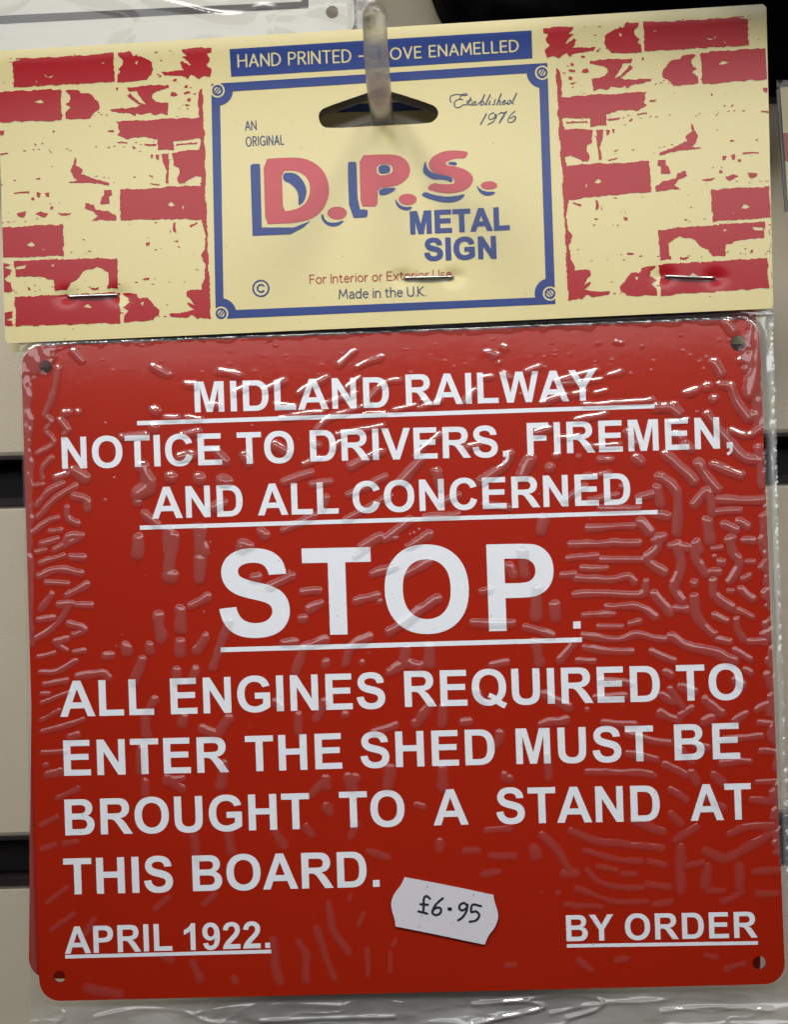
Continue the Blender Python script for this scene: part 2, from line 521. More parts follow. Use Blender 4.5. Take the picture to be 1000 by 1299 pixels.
# ------------------------------------------------------------------ lettering outlines (bold grotesque capitals), em 2048, q = quadratic
GL = {
 'A': (1479, ["M1471 0L1149 0 1021 333 435 333 314 0 0 0 571 1466 884 1466Z", "M926 580L724 1124 526 580Z"]),
 'B': (1479, ["M150 1466L736 1466Q910 1466 995.5 1451.5Q1081 1437 1148.5 1391Q1216 1345 1261 1268.5Q1306 1192 1306 1097Q1306 994 1250.5 908Q1195 822 1100 779Q1234 740 1306 646Q1378 552 1378 425Q1378 325 1331.5 230.5Q1285 136 1204.5 79.5Q1124 23 1006 10Q932 2 649 0L150 0Z", "M446 1222L446 883 640 883Q813 883 855 888Q931 897 974.5 940.5Q1018 984 1018 1055Q1018 1123 980.5 1165.5Q943 1208 869 1217Q825 1222 616 1222Z", "M446 639L446 247 720 247Q880 247 923 256Q989 268 1030.5 314.5Q1072 361 1072 439Q1072 505 1040 551Q1008 597 947.5 618Q887 639 685 639Z"]),
 'C': (1479, ["M1087 539L1374 448Q1308 208 1154.5 91.5Q1001 -25 765 -25Q473 -25 285 174.5Q97 374 97 720Q97 1086 286 1288.5Q475 1491 783 1491Q1052 1491 1220 1332Q1320 1238 1370 1062L1077 992Q1051 1106 968.5 1172Q886 1238 768 1238Q605 1238 503.5 1121Q402 1004 402 742Q402 464 502 346Q602 228 762 228Q880 228 965 303Q1050 378 1087 539Z"]),
 'D': (1479, ["M148 1466L689 1466Q872 1466 968 1438Q1097 1400 1189 1303Q1281 1206 1329 1065.5Q1377 925 1377 719Q1377 538 1332 407Q1277 247 1175 148Q1098 73 967 31Q869 0 705 0L148 0Z", "M444 1218L444 247 665 247Q789 247 844 261Q916 279 963.5 322Q1011 365 1041 463.5Q1071 562 1071 732Q1071 902 1041 993Q1011 1084 957 1135Q903 1186 820 1204Q758 1218 577 1218Z"]),
 'E': (1366, ["M149 0L149 1466 1236 1466 1236 1218 445 1218 445 893 1181 893 1181 646 445 646 445 247 1264 247 1264 0Z"]),
 'F': (1251, ["M151 0L151 1466 1156 1466 1156 1218 447 1218 447 871 1059 871 1059 623 447 623 447 0Z"]),
 'G': (1593, ["M830 539L830 786 1468 786 1468 202Q1375 112 1198.5 43.5Q1022 -25 841 -25Q611 -25 440 71.5Q269 168 183 347.5Q97 527 97 738Q97 967 193 1145Q289 1323 474 1418Q615 1491 825 1491Q1098 1491 1251.5 1376.5Q1405 1262 1449 1060L1155 1005Q1124 1113 1038.5 1175.5Q953 1238 825 1238Q631 1238 516.5 1115Q402 992 402 750Q402 489 518 358.5Q634 228 822 228Q915 228 1008.5 264.5Q1102 301 1169 353L1169 539Z"]),
 'H': (1479, ["M150 0L150 1466 446 1466 446 889 1026 889 1026 1466 1322 1466 1322 0 1026 0 1026 641 446 641 446 0Z"]),
 'I': (569, ["M140 0L140 1466 436 1466 436 0Z"]),
 'L': (1251, ["M157 0L157 1466 453 1466 453 247 1189 247 1189 0Z"]),
 'M': (1706, ["M145 0L145 1466 588 1466 854 466 1117 1466 1561 1466 1561 0 1286 0 1286 1154 995 0 710 0 420 1154 420 0Z"]),
 'N': (1479, ["M152 0L152 1466 440 1466 1040 487 1040 1466 1315 1466 1315 0 1018 0 427 956 427 0Z"]),
 'O': (1593, ["M89 724Q89 948 156 1100Q206 1212 292.5 1301Q379 1390 482 1433Q619 1491 798 1491Q1122 1491 1316.5 1290Q1511 1089 1511 731Q1511 376 1318 175.5Q1125 -25 802 -25Q475 -25 282 174.5Q89 374 89 724Z", "M394 734Q394 485 509 356.5Q624 228 801 228Q978 228 1091.5 355.5Q1205 483 1205 738Q1205 990 1094.5 1114Q984 1238 801 1238Q618 1238 506 1112.5Q394 987 394 734Z"]),
 'P': (1366, ["M149 0L149 1466 624 1466Q894 1466 976 1444Q1102 1411 1187 1300.5Q1272 1190 1272 1015Q1272 880 1223 788Q1174 696 1098.5 643.5Q1023 591 945 574Q839 553 638 553L445 553 445 0Z", "M445 1218L445 802 607 802Q782 802 841 825Q900 848 933.5 897Q967 946 967 1011Q967 1091 920 1143Q873 1195 801 1208Q748 1218 588 1218Z"]),
 'Q': (1593, ["M89 724Q89 948 156 1100Q206 1212 292.5 1301Q379 1390 482 1433Q619 1491 798 1491Q1122 1491 1316.5 1290Q1511 1089 1511 731Q1511 400 1290 197Q1391 114 1530 65L1421 -144Q1348 -122 1279 -84Q1264 -76 1068 56Q940 -25 802 -25Q475 -25 282 174.5Q89 374 89 724Z", "M394 734Q394 485 509 356.5Q624 228 801 228Q860 228 915 246Q830 300 740 330L822 500Q960 462 1085 370Q1205 483 1205 738Q1205 990 1094.5 1114Q984 1238 801 1238Q618 1238 506 1112.5Q394 987 394 734Z"]),
 'R': (1479, ["M150 0L150 1466 773 1466Q1008 1466 1114.5 1426.5Q1221 1387 1285 1286Q1349 1185 1349 1055Q1349 890 1252 782.5Q1155 675 962 647Q1058 591 1120.5 524Q1183 457 1289 286L1468 0 1114 0 900 319Q786 490 744 534.5Q702 579 655 595.5Q608 612 506 612L446 612 446 0Z", "M446 846L665 846Q878 846 931 864Q984 882 1014 926Q1044 970 1044 1036Q1044 1110 1004.5 1155.5Q965 1201 893 1213Q857 1218 677 1218L446 1218Z"]),
 'S': (1366, ["M74 477L362 505Q388 360 467.5 292Q547 224 682 224Q825 224 897.5 284.5Q970 345 970 426Q970 478 939.5 514.5Q909 551 833 578Q781 596 596 642Q358 701 262 787Q127 908 127 1082Q127 1194 190.5 1291.5Q254 1389 373.5 1440Q493 1491 662 1491Q938 1491 1077.5 1370Q1217 1249 1224 1047L928 1034Q909 1147 846.5 1196.5Q784 1246 659 1246Q530 1246 457 1193Q410 1159 410 1102Q410 1050 454 1013Q510 966 726 915Q942 864 1045.5 809.5Q1149 755 1207.5 660.5Q1266 566 1266 427Q1266 301 1196 191Q1126 81 998 27.5Q870 -26 679 -26Q401 -26 252 102.5Q103 231 74 477Z"]),
 'T': (1251, ["M479 0L479 1218 44 1218 44 1466 1209 1466 1209 1218 775 1218 775 0Z"]),
 'U': (1479, ["M147 1466L443 1466 443 672Q443 483 454 427Q473 337 544.5 282.5Q616 228 740 228Q866 228 930 279.5Q994 331 1007 406Q1020 481 1020 655L1020 1466 1316 1466 1316 696Q1316 432 1292 323Q1268 214 1203.5 139Q1139 64 1031 19.5Q923 -25 749 -25Q539 -25 430.5 23.5Q322 72 259 149.5Q196 227 176 312Q147 438 147 684Z"]),
 'V': (1366, ["M524 0L0 1466 321 1466 692 381 1051 1466 1365 1466 840 0Z"]),
 'W': (1933, ["M360 0L10 1466 313 1466 534 459 802 1466 1154 1466 1411 442 1636 1466 1934 1466 1578 0 1264 0 972 1096 681 0Z"]),
 'Y': (1366, ["M534 0L534 617 -3 1466 344 1466 689 886 1027 1466 1368 1466 829 615 829 0Z"]),
 '.': (569, ["M147 0L147 281 428 281 428 0Z"]),
 ',': (569, ["M135 281L416 281 416 80Q416 -42 395 -112.5Q374 -183 315.5 -239Q257 -295 167 -327L112 -211Q197 -183 233 -134Q269 -85 271 0L135 0Z"]),
 '1': (1139, ["M806 0L525 0 525 1059Q371 915 162 846L162 1101Q272 1137 401 1237.5Q530 1338 578 1472L806 1472Z"]),
 '2': (1139, ["M1036 261L1036 0 51 0Q67 148 147 280.5Q227 413 463 632Q653 809 696 872Q754 959 754 1044Q754 1138 703.5 1188.5Q653 1239 564 1239Q476 1239 424 1186Q372 1133 364 1010L84 1038Q109 1270 241 1371Q373 1472 571 1472Q788 1472 912 1355Q1036 1238 1036 1064Q1036 965 1000.5 875.5Q965 786 888 688Q837 623 704 501Q571 379 535.5 338.5Q500 298 478 261Z"]),
 '9': (1139, ["M93 339L365 369Q375 286 417 246Q459 206 528 206Q615 206 676 286Q737 366 754 618Q648 495 489 495Q316 495 190.5 628.5Q65 762 65 976Q65 1199 197.5 1335.5Q330 1472 535 1472Q758 1472 901 1299.5Q1044 1127 1044 732Q1044 330 895 152Q746 -26 507 -26Q335 -26 229 65.5Q123 157 93 339Z", "M729 954Q729 1090 666.5 1165Q604 1240 522 1240Q444 1240 392.5 1178.5Q341 1117 341 977Q341 835 397 768.5Q453 702 537 702Q618 702 673.5 766Q729 830 729 954Z"]),
}


def parse(path):
    import re
    tok = re.findall(r'[MLQZ]|-?\d+\.?\d*', path)
    pts, i, cmd = [], 0, None
    while i < len(tok):
        if tok[i] in 'MLQZ':
            cmd = tok[i]
            i += 1
            continue
        if cmd in 'ML':
            pts.append((float(tok[i]), float(tok[i + 1])))
            i += 2
        else:
            a = np.array(pts[-1])
            c = np.array([float(tok[i]), float(tok[i + 1])])
            b = np.array([float(tok[i + 2]), float(tok[i + 3])])
            for t in np.linspace(0, 1, 7)[1:]:
                pts.append(tuple(a * (1 - t) ** 2 + 2 * c * t * (1 - t) + b * t * t))
            i += 4
    if np.hypot(pts[0][0] - pts[-1][0], pts[0][1] - pts[-1][1]) < 1e-6:
        pts = pts[:-1]
    return pts


OUTL = {k: (a, [parse(p) for p in c]) for k, (a, c) in GL.items()}


def word_contours(text, w_over_cap):
    """contours with the ink box x 0..w, cap height 1; letter spacing fits the width"""
    cap = 1466.0
    pen, items = 0.0, []
    for ch in text:
        if ch == ' ':
            pen += 569
            continue
        adv, cs = OUTL[ch]
        items.append((pen, cs))
        pen += adv
    allx0 = min(p[0] for p in items[0][1][0])
    last = items[-1]
    n = len(text) - 1
    lastmax = max(p[0] for p in last[1][0])
    W = last[0] + lastmax - allx0
    need = w_over_cap * cap
    extra = (need - W) / n if n else 0
    # share the difference between tracking and a little stretching of the letters
    sxx = 1.0
    if n == 0:
        sxx = need / W
    elif extra < 0:
        sxx = max(need / W, 0.90)
        extra = (need / sxx - W) / n
    out = []
    idx = 0
    pen = 0.0
    k = 0
    for ch in text:
        if ch != ' ':
            base, cs = items[k]
            out += [[((x + base + extra * idx - allx0) / cap * sxx, y / cap) for x, y in c] for c in cs]
            k += 1
        idx += 1
    return out


def fill_curves(contours):
    """contours (list of 2D point lists, holes by even-odd) -> verts, faces"""
    cu = bpy.data.curves.new('tmp', 'CURVE')
    cu.dimensions = '2D'
    cu.fill_mode = 'BOTH'
    for c in contours:
        sp = cu.splines.new('POLY')
        sp.points.add(len(c) - 1)
        for p, q in zip(sp.points, c):
            p.co = (q[0], q[1], 0, 1)
        sp.use_cyclic_u = True
    o = bpy.data.objects.new('tmp', cu)
    COL.objects.link(o)
    dg = bpy.context.evaluated_depsgraph_get()
    ev = o.evaluated_get(dg)
    me = ev.to_mesh()
    V = [tuple(v.co)[:2] for v in me.vertices]
    F = []
    for p in me.polygons:
        f = tuple(p.vertices)
        a = sum(V[f[i]][0] * V[f[(i + 1) % len(f)]][1] - V[f[(i + 1) % len(f)]][0] * V[f[i]][1] for i in range(len(f)))
        F.append(f if a > 0 else f[::-1])
    ev.to_mesh_clear()
    bpy.data.objects.remove(o)
    bpy.data.curves.remove(cu)
    return V, F


def word_px(text, x0, b0, x1, b1, cap):
    """a word between two baseline points of the photo, as photo-point contours"""
    L = math.hypot(x1 - x0, b1 - b0)
    dx, dy = (x1 - x0) / L, (b1 - b0) / L
    cs = word_contours(text, L / cap)
    # verticals of the plate lean with the plate
    vx, vy = -0.034, -1.0
    return [[(x0 + x * cap * dx + y * cap * vx, b0 + x * cap * dy + y * cap * vy) for x, y in c] for c in cs]


# ------------------------------------------------------------------ thin single-stroke lettering
def arc(cx, cy, rx, ry, a0, a1, n=12):
    return [(cx + rx * math.cos(rad(a)), cy + ry * math.sin(rad(a))) for a in np.linspace(a0, a1, n)]


SF = {
 'H': (.62, [[(0, 0), (0, 1)], [(.62, 0), (.62, 1)], [(0, .52), (.62, .52)]]),
 'A': (.64, [[(0, 0), (.32, 1), (.64, 0)], [(.12, .33), (.52, .33)]]),
 'N': (.60, [[(0, 0), (0, 1), (.60, 0), (.60, 1)]]),
 'D': (.62, [[(0, 0), (0, 1), (.2, 1)] + arc(.2, .5, .42, .5, 90, -90) + [(0, 0)]]),
 'P': (.50, [[(0, 0), (0, 1), (.25, 1)] + arc(.25, .74, .25, .26, 90, -90) + [(0, .48)]]),
 'R': (.52, [[(0, 0), (0, 1), (.24, 1)] + arc(.24, .75, .25, .25, 90, -90) + [(0, .5)], [(.24, .5), (.52, 0)]]),
 'I': (.02, [[(.01, 0), (.01, 1)]]),
 'T': (.56, [[(.28, 0), (.28, 1)], [(0, 1), (.56, 1)]]),
 'E': (.45, [[(.45, 1), (0, 1), (0, 0), (.45, 0)], [(0, .52), (.4, .52)]]),
 'S': (.48, [arc(.24, .75, .22, .25, 35, 270) + arc(.24, .26, .24, .26, 90, -145)]),
 'O': (.76, [arc(.38, .5, .38, .5, 0, 360, 28)]),
 'V': (.60, [[(0, 1), (.3, 0), (.6, 1)]]),
 'M': (.74, [[(0, 0), (.07, 1), (.37, .22), (.67, 1), (.74, 0)]]),
 'L': (.42, [[(0, 1), (0, 0), (.42, 0)]]),
 'G': (.70, [arc(.38, .5, .38, .5, 50, 300, 22) + [(.70, .1), (.70, .46), (.45, .46)]]),
 'F': (.42, [[(0, 0), (0, 1), (.42, 1)], [(0, .52), (.38, .52)]]),
 'U': (.56, [[(0, 1), (0, .3)] + arc(.28, .3, .28, .3, 180, 360) + [(.56, 1)]]),
 'K': (.50, [[(0, 0), (0, 1)], [(.47, 1), (.02, .5), (.5, 0)]]),
 '-': (.30, [[(0, .42), (.30, .42)]]),
 '.': (.02, [[(.01, .02)]]),
 'o': (.50, [arc(.25, .34, .25, .34, 0, 360, 22)]),
 'r': (.26, [[(0, 0), (0, .68)], [(0, .42), (.08, .60), (.18, .67), (.26, .67)]]),
 'n': (.42, [[(0, 0), (0, .68)], smooth_line([(0, .45), (.10, .62), (.24, .68), (.37, .61), (.42, .42), (.42, 0)])]),
 't': (.30, [smooth_line([(.12, .88), (.12, .2), (.18, .02), (.30, .02)]), [(0, .68), (.29, .68)]]),
 'e': (.46, [[(.01, .38), (.45, .38)] + arc(.235, .34, .225, .34, 8, 315, 18)]),
 'i': (.02, [[(.01, 0), (.01, .68)], [(.01, .94)]]),
 'x': (.42, [[(0, .68), (.42, 0)], [(.42, .68), (0, 0)]]),
 's': (.36, [arc(.18, .51, .16, .17, 40, 260, 9) + arc(.18, .17, .18, .17, 80, -140, 9)]),
 'a': (.42, [smooth_line([(.06, .61), (.22, .68), (.37, .60), (.41, .42), (.41, 0)]), smooth_line([(.41, .40), (.18, .37), (.01, .22), (.10, .01), (.28, .03), (.41, .17)])]),
 'd': (.46, [[(.46, 0), (.46, 1.04)], arc(.23, .34, .23, .34, 0, 360, 20)]),
 'h': (.42, [[(0, 0), (0, 1.04)], smooth_line([(0, .45), (.10, .62), (.24, .68), (.37, .61), (.42, .42), (.42, 0)])]),
}


def stroke_text(text, x0, b0, x1, b1, cap, gap=.22, space=.38):
    pen, items = 0, []
    for ch in text:
        if ch == ' ':
            pen += space
            continue
        wd, ls = SF[ch]
        items.append((pen, ls))
        pen += wd + gap
    W = pen - gap
    L = math.hypot(x1 - x0, b1 - b0)
    ux, uy = (x1 - x0) / W, (b1 - b0) / W
    return [[(x0 + (x + p) * ux - y * cap * .036, b0 + (x + p) * uy - y * cap) for x, y in l] for p, ls in items for l in ls]


# ================================================================== THE SETTING: slatted shop wall
def build_wall():
    V, F, fm = [], [], []
    zs = [(CY - y) for y in ()]
    # groove centres (wall height z, from the photo at both edges)
    gz = [float(WALL.at([(15, 610)])[0][2]), float(WALL.at([(15, 1092)])[0][2])]
    step = gz[0] - gz[1]
    half = 0.0064
    cent = [gz[0] + step * k for k in range(-5, 6)]
    prof = []                      # (y, z, material)
    cent.sort()
    x0, x1 = -0.9, 0.9
    r = 0.0012
    for c in cent:
        prof += [(0, c - step / 2, 0), (0, c - half - r, 0), (0.0004, c - half - .0003, 1), (-0.0006, c - half, 1), (-0.0006, c - half + 0.0012, 1),
                 (0.0016, c - half + 0.0016, 1), (0.0016, c - half + .0019, 1), (0.011, c - half + 0.0019, 1), (0.011, c - half - .004, 1), (0.0135, c - half - .004, 1),
                 (0.0135, c + half + .004, 1), (0.011, c + half + .004, 1), (0.011, c + half - .0015, 1), (0.0012, c + half - .0015, 1), (-0.0004, c + half - .0008, 1), (-0.0004, c + half, 1), (0.0004, c + half + .0003, 0), (0, c + half + r, 0)]
    prof.append((0, cent[-1] + step / 2, 0))
    for y, z, m_ in prof:
        V += [(x0, y, z), (x1, y, z)]
    for i in range(len(prof) - 1):
        F.append((2 * i, 2 * i + 1, 2 * i + 3, 2 * i + 2))
        fm.append(prof[i][2])
    o = obj('wall', V, F, [M['wall'], M['groove']], None, fm)
    tag(o, kind='structure')


build_wall()

# ================================================================== THE PACKAGED SIGN
packet = empty('packaged_sign', SIGN.at([(520, 1262)])[0])
tag(packet, 'foremost red railway notice reading STOP, in a clear bag under a cream brick-print header card', 'packaged sign', 'red notices hanging one behind the other on the hook')


# ------------------------------------------------------------------ header card surface
CARD_TL, CARD_TR, CARD_BR, CARD_BL = (-4.0, 65.0), (972.5, 5.5), (981.5, 391.5), (7.0, 436.0)
STAPLES = [((85, 376.5), (150, 374.2)), ((512, 352.8), (576, 351.4)), ((843, 350.6), (908, 353.0))]
DENTS = [p for s in STAPLES for p in s]


def card_rel(px):
    px = np.asarray(px, float).reshape(-1, 2)
    s_ = (px[:, 0] - 1) / 976.0
    top = 65 - 59.5 * s_
    bot = 436 - 44.5 * s_
    return s_, (px[:, 1] - top) / (bot - top)


def card_pt(px, lift=0.0):
    """the card bows: its top leans forward towards the fold"""
    px = np.asarray(px, float).reshape(-1, 2)
    s_, t = card_rel(px)
    tt = np.clip(1 - t, -0.2, 1.2)
    bow = 0.0018 * np.maximum(tt, 0) ** 5 + 0.0003 * np.sin(np.pi * s_)
    roll = np.clip((0.055 - t) / 0.055, 0, 1.5)
    bow = bow - 0.0002 * roll ** 2
    for q in DENTS:
        d2 = (px[:, 0] - q[0]) ** 2 + ((px[:, 1] - q[1]) * 1.25) ** 2
        bow = bow - 0.00042 * np.exp(-d2 / 110.0)
    base = CARD.at(px)
    ray = CAM - base
    ray /= np.linalg.norm(ray, axis=1)[:, None]
    return base + ray * (bow + lift)[:, None]


SLOT = chaikin([(404, 150), (405, 143), (411, 137), (463, 119.3), (480, 113.5), (496, 116.2), (549, 133), (555.5, 139), (556.5, 146.5), (551, 154), (543, 157), (480, 160.3), (416, 163.3), (407.5, 159.5)], 1)


def card_field(X, Y, dx=0, dy=0):
    e_ = [(-4, 65), (240, 50.6), (486, 35.6), (730, 20.4), (968, 5.8), (972.5, 9.5), (977, 200), (981.3, 387.5), (978, 391.6), (730, 403.2), (494, 414.4), (250, 425.3), (10, 435.8), (6.5, 432), (1.5, 250)]
    return np.minimum(poly_field(X, Y, e_), -poly_field(X, Y, [(a + dx, b + dy) for a, b in SLOT]))


def sheet(name, field, box, st, lift, mats, parent, thick, maxrun=3):
    xs, ys = np.arange(box[0], box[2] + st, st), np.arange(box[1], box[3] + st, st)
    X, Y = np.meshgrid(xs, ys)
    V, F = march(field(X, Y), box[0], box[1], st, 1)
    P = card_pt(np.array(V), lift) - root_loc(parent)
    bm = bmesh.new()
    vs = [bm.verts.new(p) for p in P]
    for f in F:
        bm.faces.new([vs[i] for i in f])
    bmesh.ops.remove_doubles(bm, verts=bm.verts, dist=1e-6)
    for f in bm.faces:
        f.smooth = True
    be = [e_ for e_ in bm.edges if e_.is_boundary]
    r = bmesh.ops.extrude_edge_only(bm, edges=be)
    for v in r['geom']:
        if isinstance(v, bmesh.types.BMVert):
            v.co += Vector((0, thick, 0))
        elif isinstance(v, bmesh.types.BMFace):
            v.material_index = 1
            v.smooth = False
    for e_ in be:
        e_.smooth = False
    me = bpy.data.meshes.new(name)
    bm.to_mesh(me)
    bm.free()
    for m in mats:
        me.materials.append(m)
    o = bpy.data.objects.new(name, me)
    COL.objects.link(o)
    o.parent = parent
    return o


card = sheet('header_card', card_field, (-8, 0, 988, 442), 2.0, 0.0, [M['cream'], M['card_back']], packet, 0.00035)
# the folded card's rear leaf, behind the bag; its slot sits a little lower, so its lip shows through the front slot
rear = sheet('header_card_rear', lambda X, Y: card_field(X, Y, 0, 10.0), (-8, 0, 988, 442), 3.0, -0.0042, [M['card_back'], M['card_back']], packet, 0.0004)


def ink_obj(name, ink, mats, parent, lift=0.00006, surf=card_pt):
    return obj(name, surf(np.array(ink.V), lift), ink.F, mats, parent, ink.m)


# ------------------------------------------------------------------ brick print
ZK = 0.3388
BR = [
 [(48, 232), (90, 222), (330, 207), (345, 203), (425, 198), (428, 308), (50, 328)],
 [(440, 200), (485, 195), (497, 210), (530, 212), (570, 235), (573, 265), (550, 300), (440, 310), (440, 285), (450, 270), (440, 260), (460, 240), (462, 225), (445, 215)],
 [(680, 185), (790, 178), (788, 195), (775, 205), (785, 220), (775, 245), (790, 260), (788, 292), (765, 285), (740, 295), (715, 280), (700, 297), (690, 285), (650, 285), (615, 280), (605, 270), (670, 265), (690, 262), (670, 240), (680, 230), (700, 245), (715, 245), (680, 212), (700, 215)],
 [(-12, 344), (135, 338), (228, 335), (230, 450), (-12, 459)],
 [(243, 338), (290, 335), (300, 348), (335, 350), (372, 385), (372, 408), (345, 430), (340, 447), (243, 447), (245, 420), (260, 405), (245, 395), (265, 375), (262, 360)],
 [(475, 328), (630, 318), (632, 328), (590, 340), (575, 350), (570, 370), (585, 385), (630, 385), (630, 410), (625, 432), (600, 425), (580, 435), (560, 420), (530, 428), (510, 425), (505, 437), (480, 425), (425, 422), (410, 412), (460, 408), (510, 400), (525, 395), (475, 360), (485, 352), (530, 390), (545, 390), (510, 345), (480, 345)],
 [(438, 458), (600, 447), (760, 440), (762, 522), (745, 520), (650, 530), (650, 560), (590, 565), (585, 520), (540, 515), (480, 520), (440, 510), (450, 490)],
 [(280, 588), (290, 600), (285, 620), (310, 635), (305, 650), (350, 670), (410, 685), (410, 695), (365, 690), (340, 685), (270, 685), (250, 683), (290, 675), (270, 660), (265, 635), (275, 620)],
 [(645, 570), (760, 562), (768, 690), (750, 690), (755, 668), (735, 660), (700, 675), (690, 690), (670, 688), (665, 670), (675, 650), (670, 630), (650, 620), (648, 595)],
 [(605, 578), (632, 572), (632, 690), (620, 685), (625, 650), (612, 610)],
 [(448, 708), (520, 710), (620, 700), (765, 697), (768, 820), (450, 825)],
 [(390, 712), (420, 708), (420, 730), (405, 740), (410, 765), (390, 770), (375, 765), (385, 740)],
 [(320, 760), (345, 765), (360, 785), (400, 790), (435, 808), (435, 828), (340, 828), (365, 810), (350, 790), (315, 778)],
 [(5, 852), (60, 850), (120, 843), (235, 842), (240, 960), (8, 965)],
 [(52, 978), (110, 975), (360, 968), (440, 968), (442, 1080), (405, 1080), (408, 1020), (360, 1000), (310, 1020), (285, 1050), (265, 1060), (250, 1088), (205, 1088), (200, 1050), (150, 1038), (60, 1038), (55, 1010)],
 [(5, 985), (42, 990), (20, 1002), (42, 1010), (38, 1030), (15, 1045), (42, 1060), (42, 1095), (10, 1095)],
 [(55, 1110), (250, 1105), (448, 1095), (450, 1210), (57, 1222)],
 [(460, 1098), (510, 1098), (520, 1115), (550, 1115), (595, 1160), (595, 1180), (570, 1200), (462, 1207), (465, 1180), (480, 1165), (462, 1155), (485, 1135), (480, 1120)],
 [(700, 1088), (785, 1082), (790, 1195), (770, 1190), (740, 1195), (720, 1180), (700, 1190), (640, 1190), (630, 1175), (700, 1170), (730, 1160), (700, 1140), (705, 1130), (735, 1145), (700, 1110)],
 [(12, 1170), (45, 1170), (45, 1190), (25, 1195), (45, 1200), (47, 1220), (14, 1222)],
 # upright strip beside the blue frame
 [(742, 345), (758, 330), (765, 520), (772, 800), (780, 1000), (790, 1195), (768, 1192), (763, 1090), (752, 1078), (766, 1040), (770, 1000), (752, 958), (766, 930), (768, 880), (755, 832), (752, 760), (753, 690), (748, 560), (750, 530), (745, 440)],
 # crumbs
 [(50, 719), (112, 720), (110, 727), (52, 724)], [(118, 742), (128, 738), (132, 748), (120, 752)], [(138, 720), (152, 722), (150, 738), (140, 736)], [(168, 720), (184, 722), (186, 738), (172, 736)],
 [(65, 797), (100, 790), (92, 815), (68, 812)], [(130, 800), (150, 790), (180, 802), (170, 814), (150, 810)], [(210, 802), (262, 797), (255, 806), (230, 808)], [(190, 772), (200, 770), (200, 784), (188, 783)],
 [(440, 530), (480, 533), (478, 538), (442, 536)], [(500, 548), (508, 560), (498, 562), (492, 550)], [(540, 536), (585, 540), (580, 548), (545, 545)], [(660, 540), (740, 535), (740, 540), (660, 546)],
 [(690, 345), (712, 343), (712, 352), (692, 353)], [(640, 345), (662, 350), (670, 360), (652, 360), (640, 356)], [(700, 372), (716, 370), (718, 380), (704, 382)], [(690, 392), (716, 394), (700, 400)], [(645, 300), (662, 298), (660, 306), (645, 306)], [(690, 320), (702, 318), (704, 330), (688, 330)],
 [(130, 668), (152, 667), (150, 674), (134, 673)], [(404, 494), (428, 490), (428, 496), (408, 498)], [(195, 496), (206, 488), (204, 497), (196, 500)], [(122, 536), (136, 544), (132, 548)], [(176, 558), (196, 574), (192, 577)], [(0, 490), (16, 490), (14, 508), (0, 510)], [(0, 573), (34, 575), (30, 580), (0, 580)],
 [(335, 1082), (370, 1076), (368, 1085), (340, 1087)], [(400, 1068), (424, 1062), (426, 1080), (402, 1080)], [(104, 1074), (116, 1078), (118, 1088), (108, 1086)], [(535, 1045), (560, 1036), (556, 1048), (540, 1052)],
 [(545, 912), (562, 905), (562, 916), (550, 920)], [(650, 905), (668, 902), (664, 909)], [(646, 838), (658, 832), (658, 868), (648, 866)], [(712, 842), (740, 830), (738, 838), (716, 848)], [(635, 855), (640, 870), (634, 868)],
 [(560, 580), (572, 578), (570, 595), (564, 592)], [(578, 580), (598, 578), (592, 600), (584, 596)], [(560, 690), (600, 688), (596, 692), (566, 694)],
 [(60, 220), (100, 218), (98, 222), (62, 224)], [(636, 186), (642, 186), (640, 194)], [(435, 328), (444, 330), (440, 342), (434, 336)],
]
CHIP = [
 [(160, 273), (178, 290), (205, 282), (190, 293), (172, 290)], [(375, 236), (392, 234), (388, 240)], [(505, 235), (518, 226), (512, 245)], [(128, 383), (152, 374), (166, 386), (150, 388)], [(132, 306), (140, 304), (138, 312)],
 [(628, 768), (640, 756), (656, 770), (640, 774)], [(682, 768), (690, 778), (684, 784)], [(100, 918), (118, 906), (132, 920), (116, 924)], [(156, 932), (168, 936), (162, 938)],
 [(190, 990), (206, 992), (198, 1000)], [(60, 1000), (100, 992), (92, 1006), (62, 1010)], [(312, 1150), (328, 1138), (346, 1154)], [(526, 1135), (540, 1128), (534, 1146)], [(702, 420), (716, 430), (704, 432)],
]


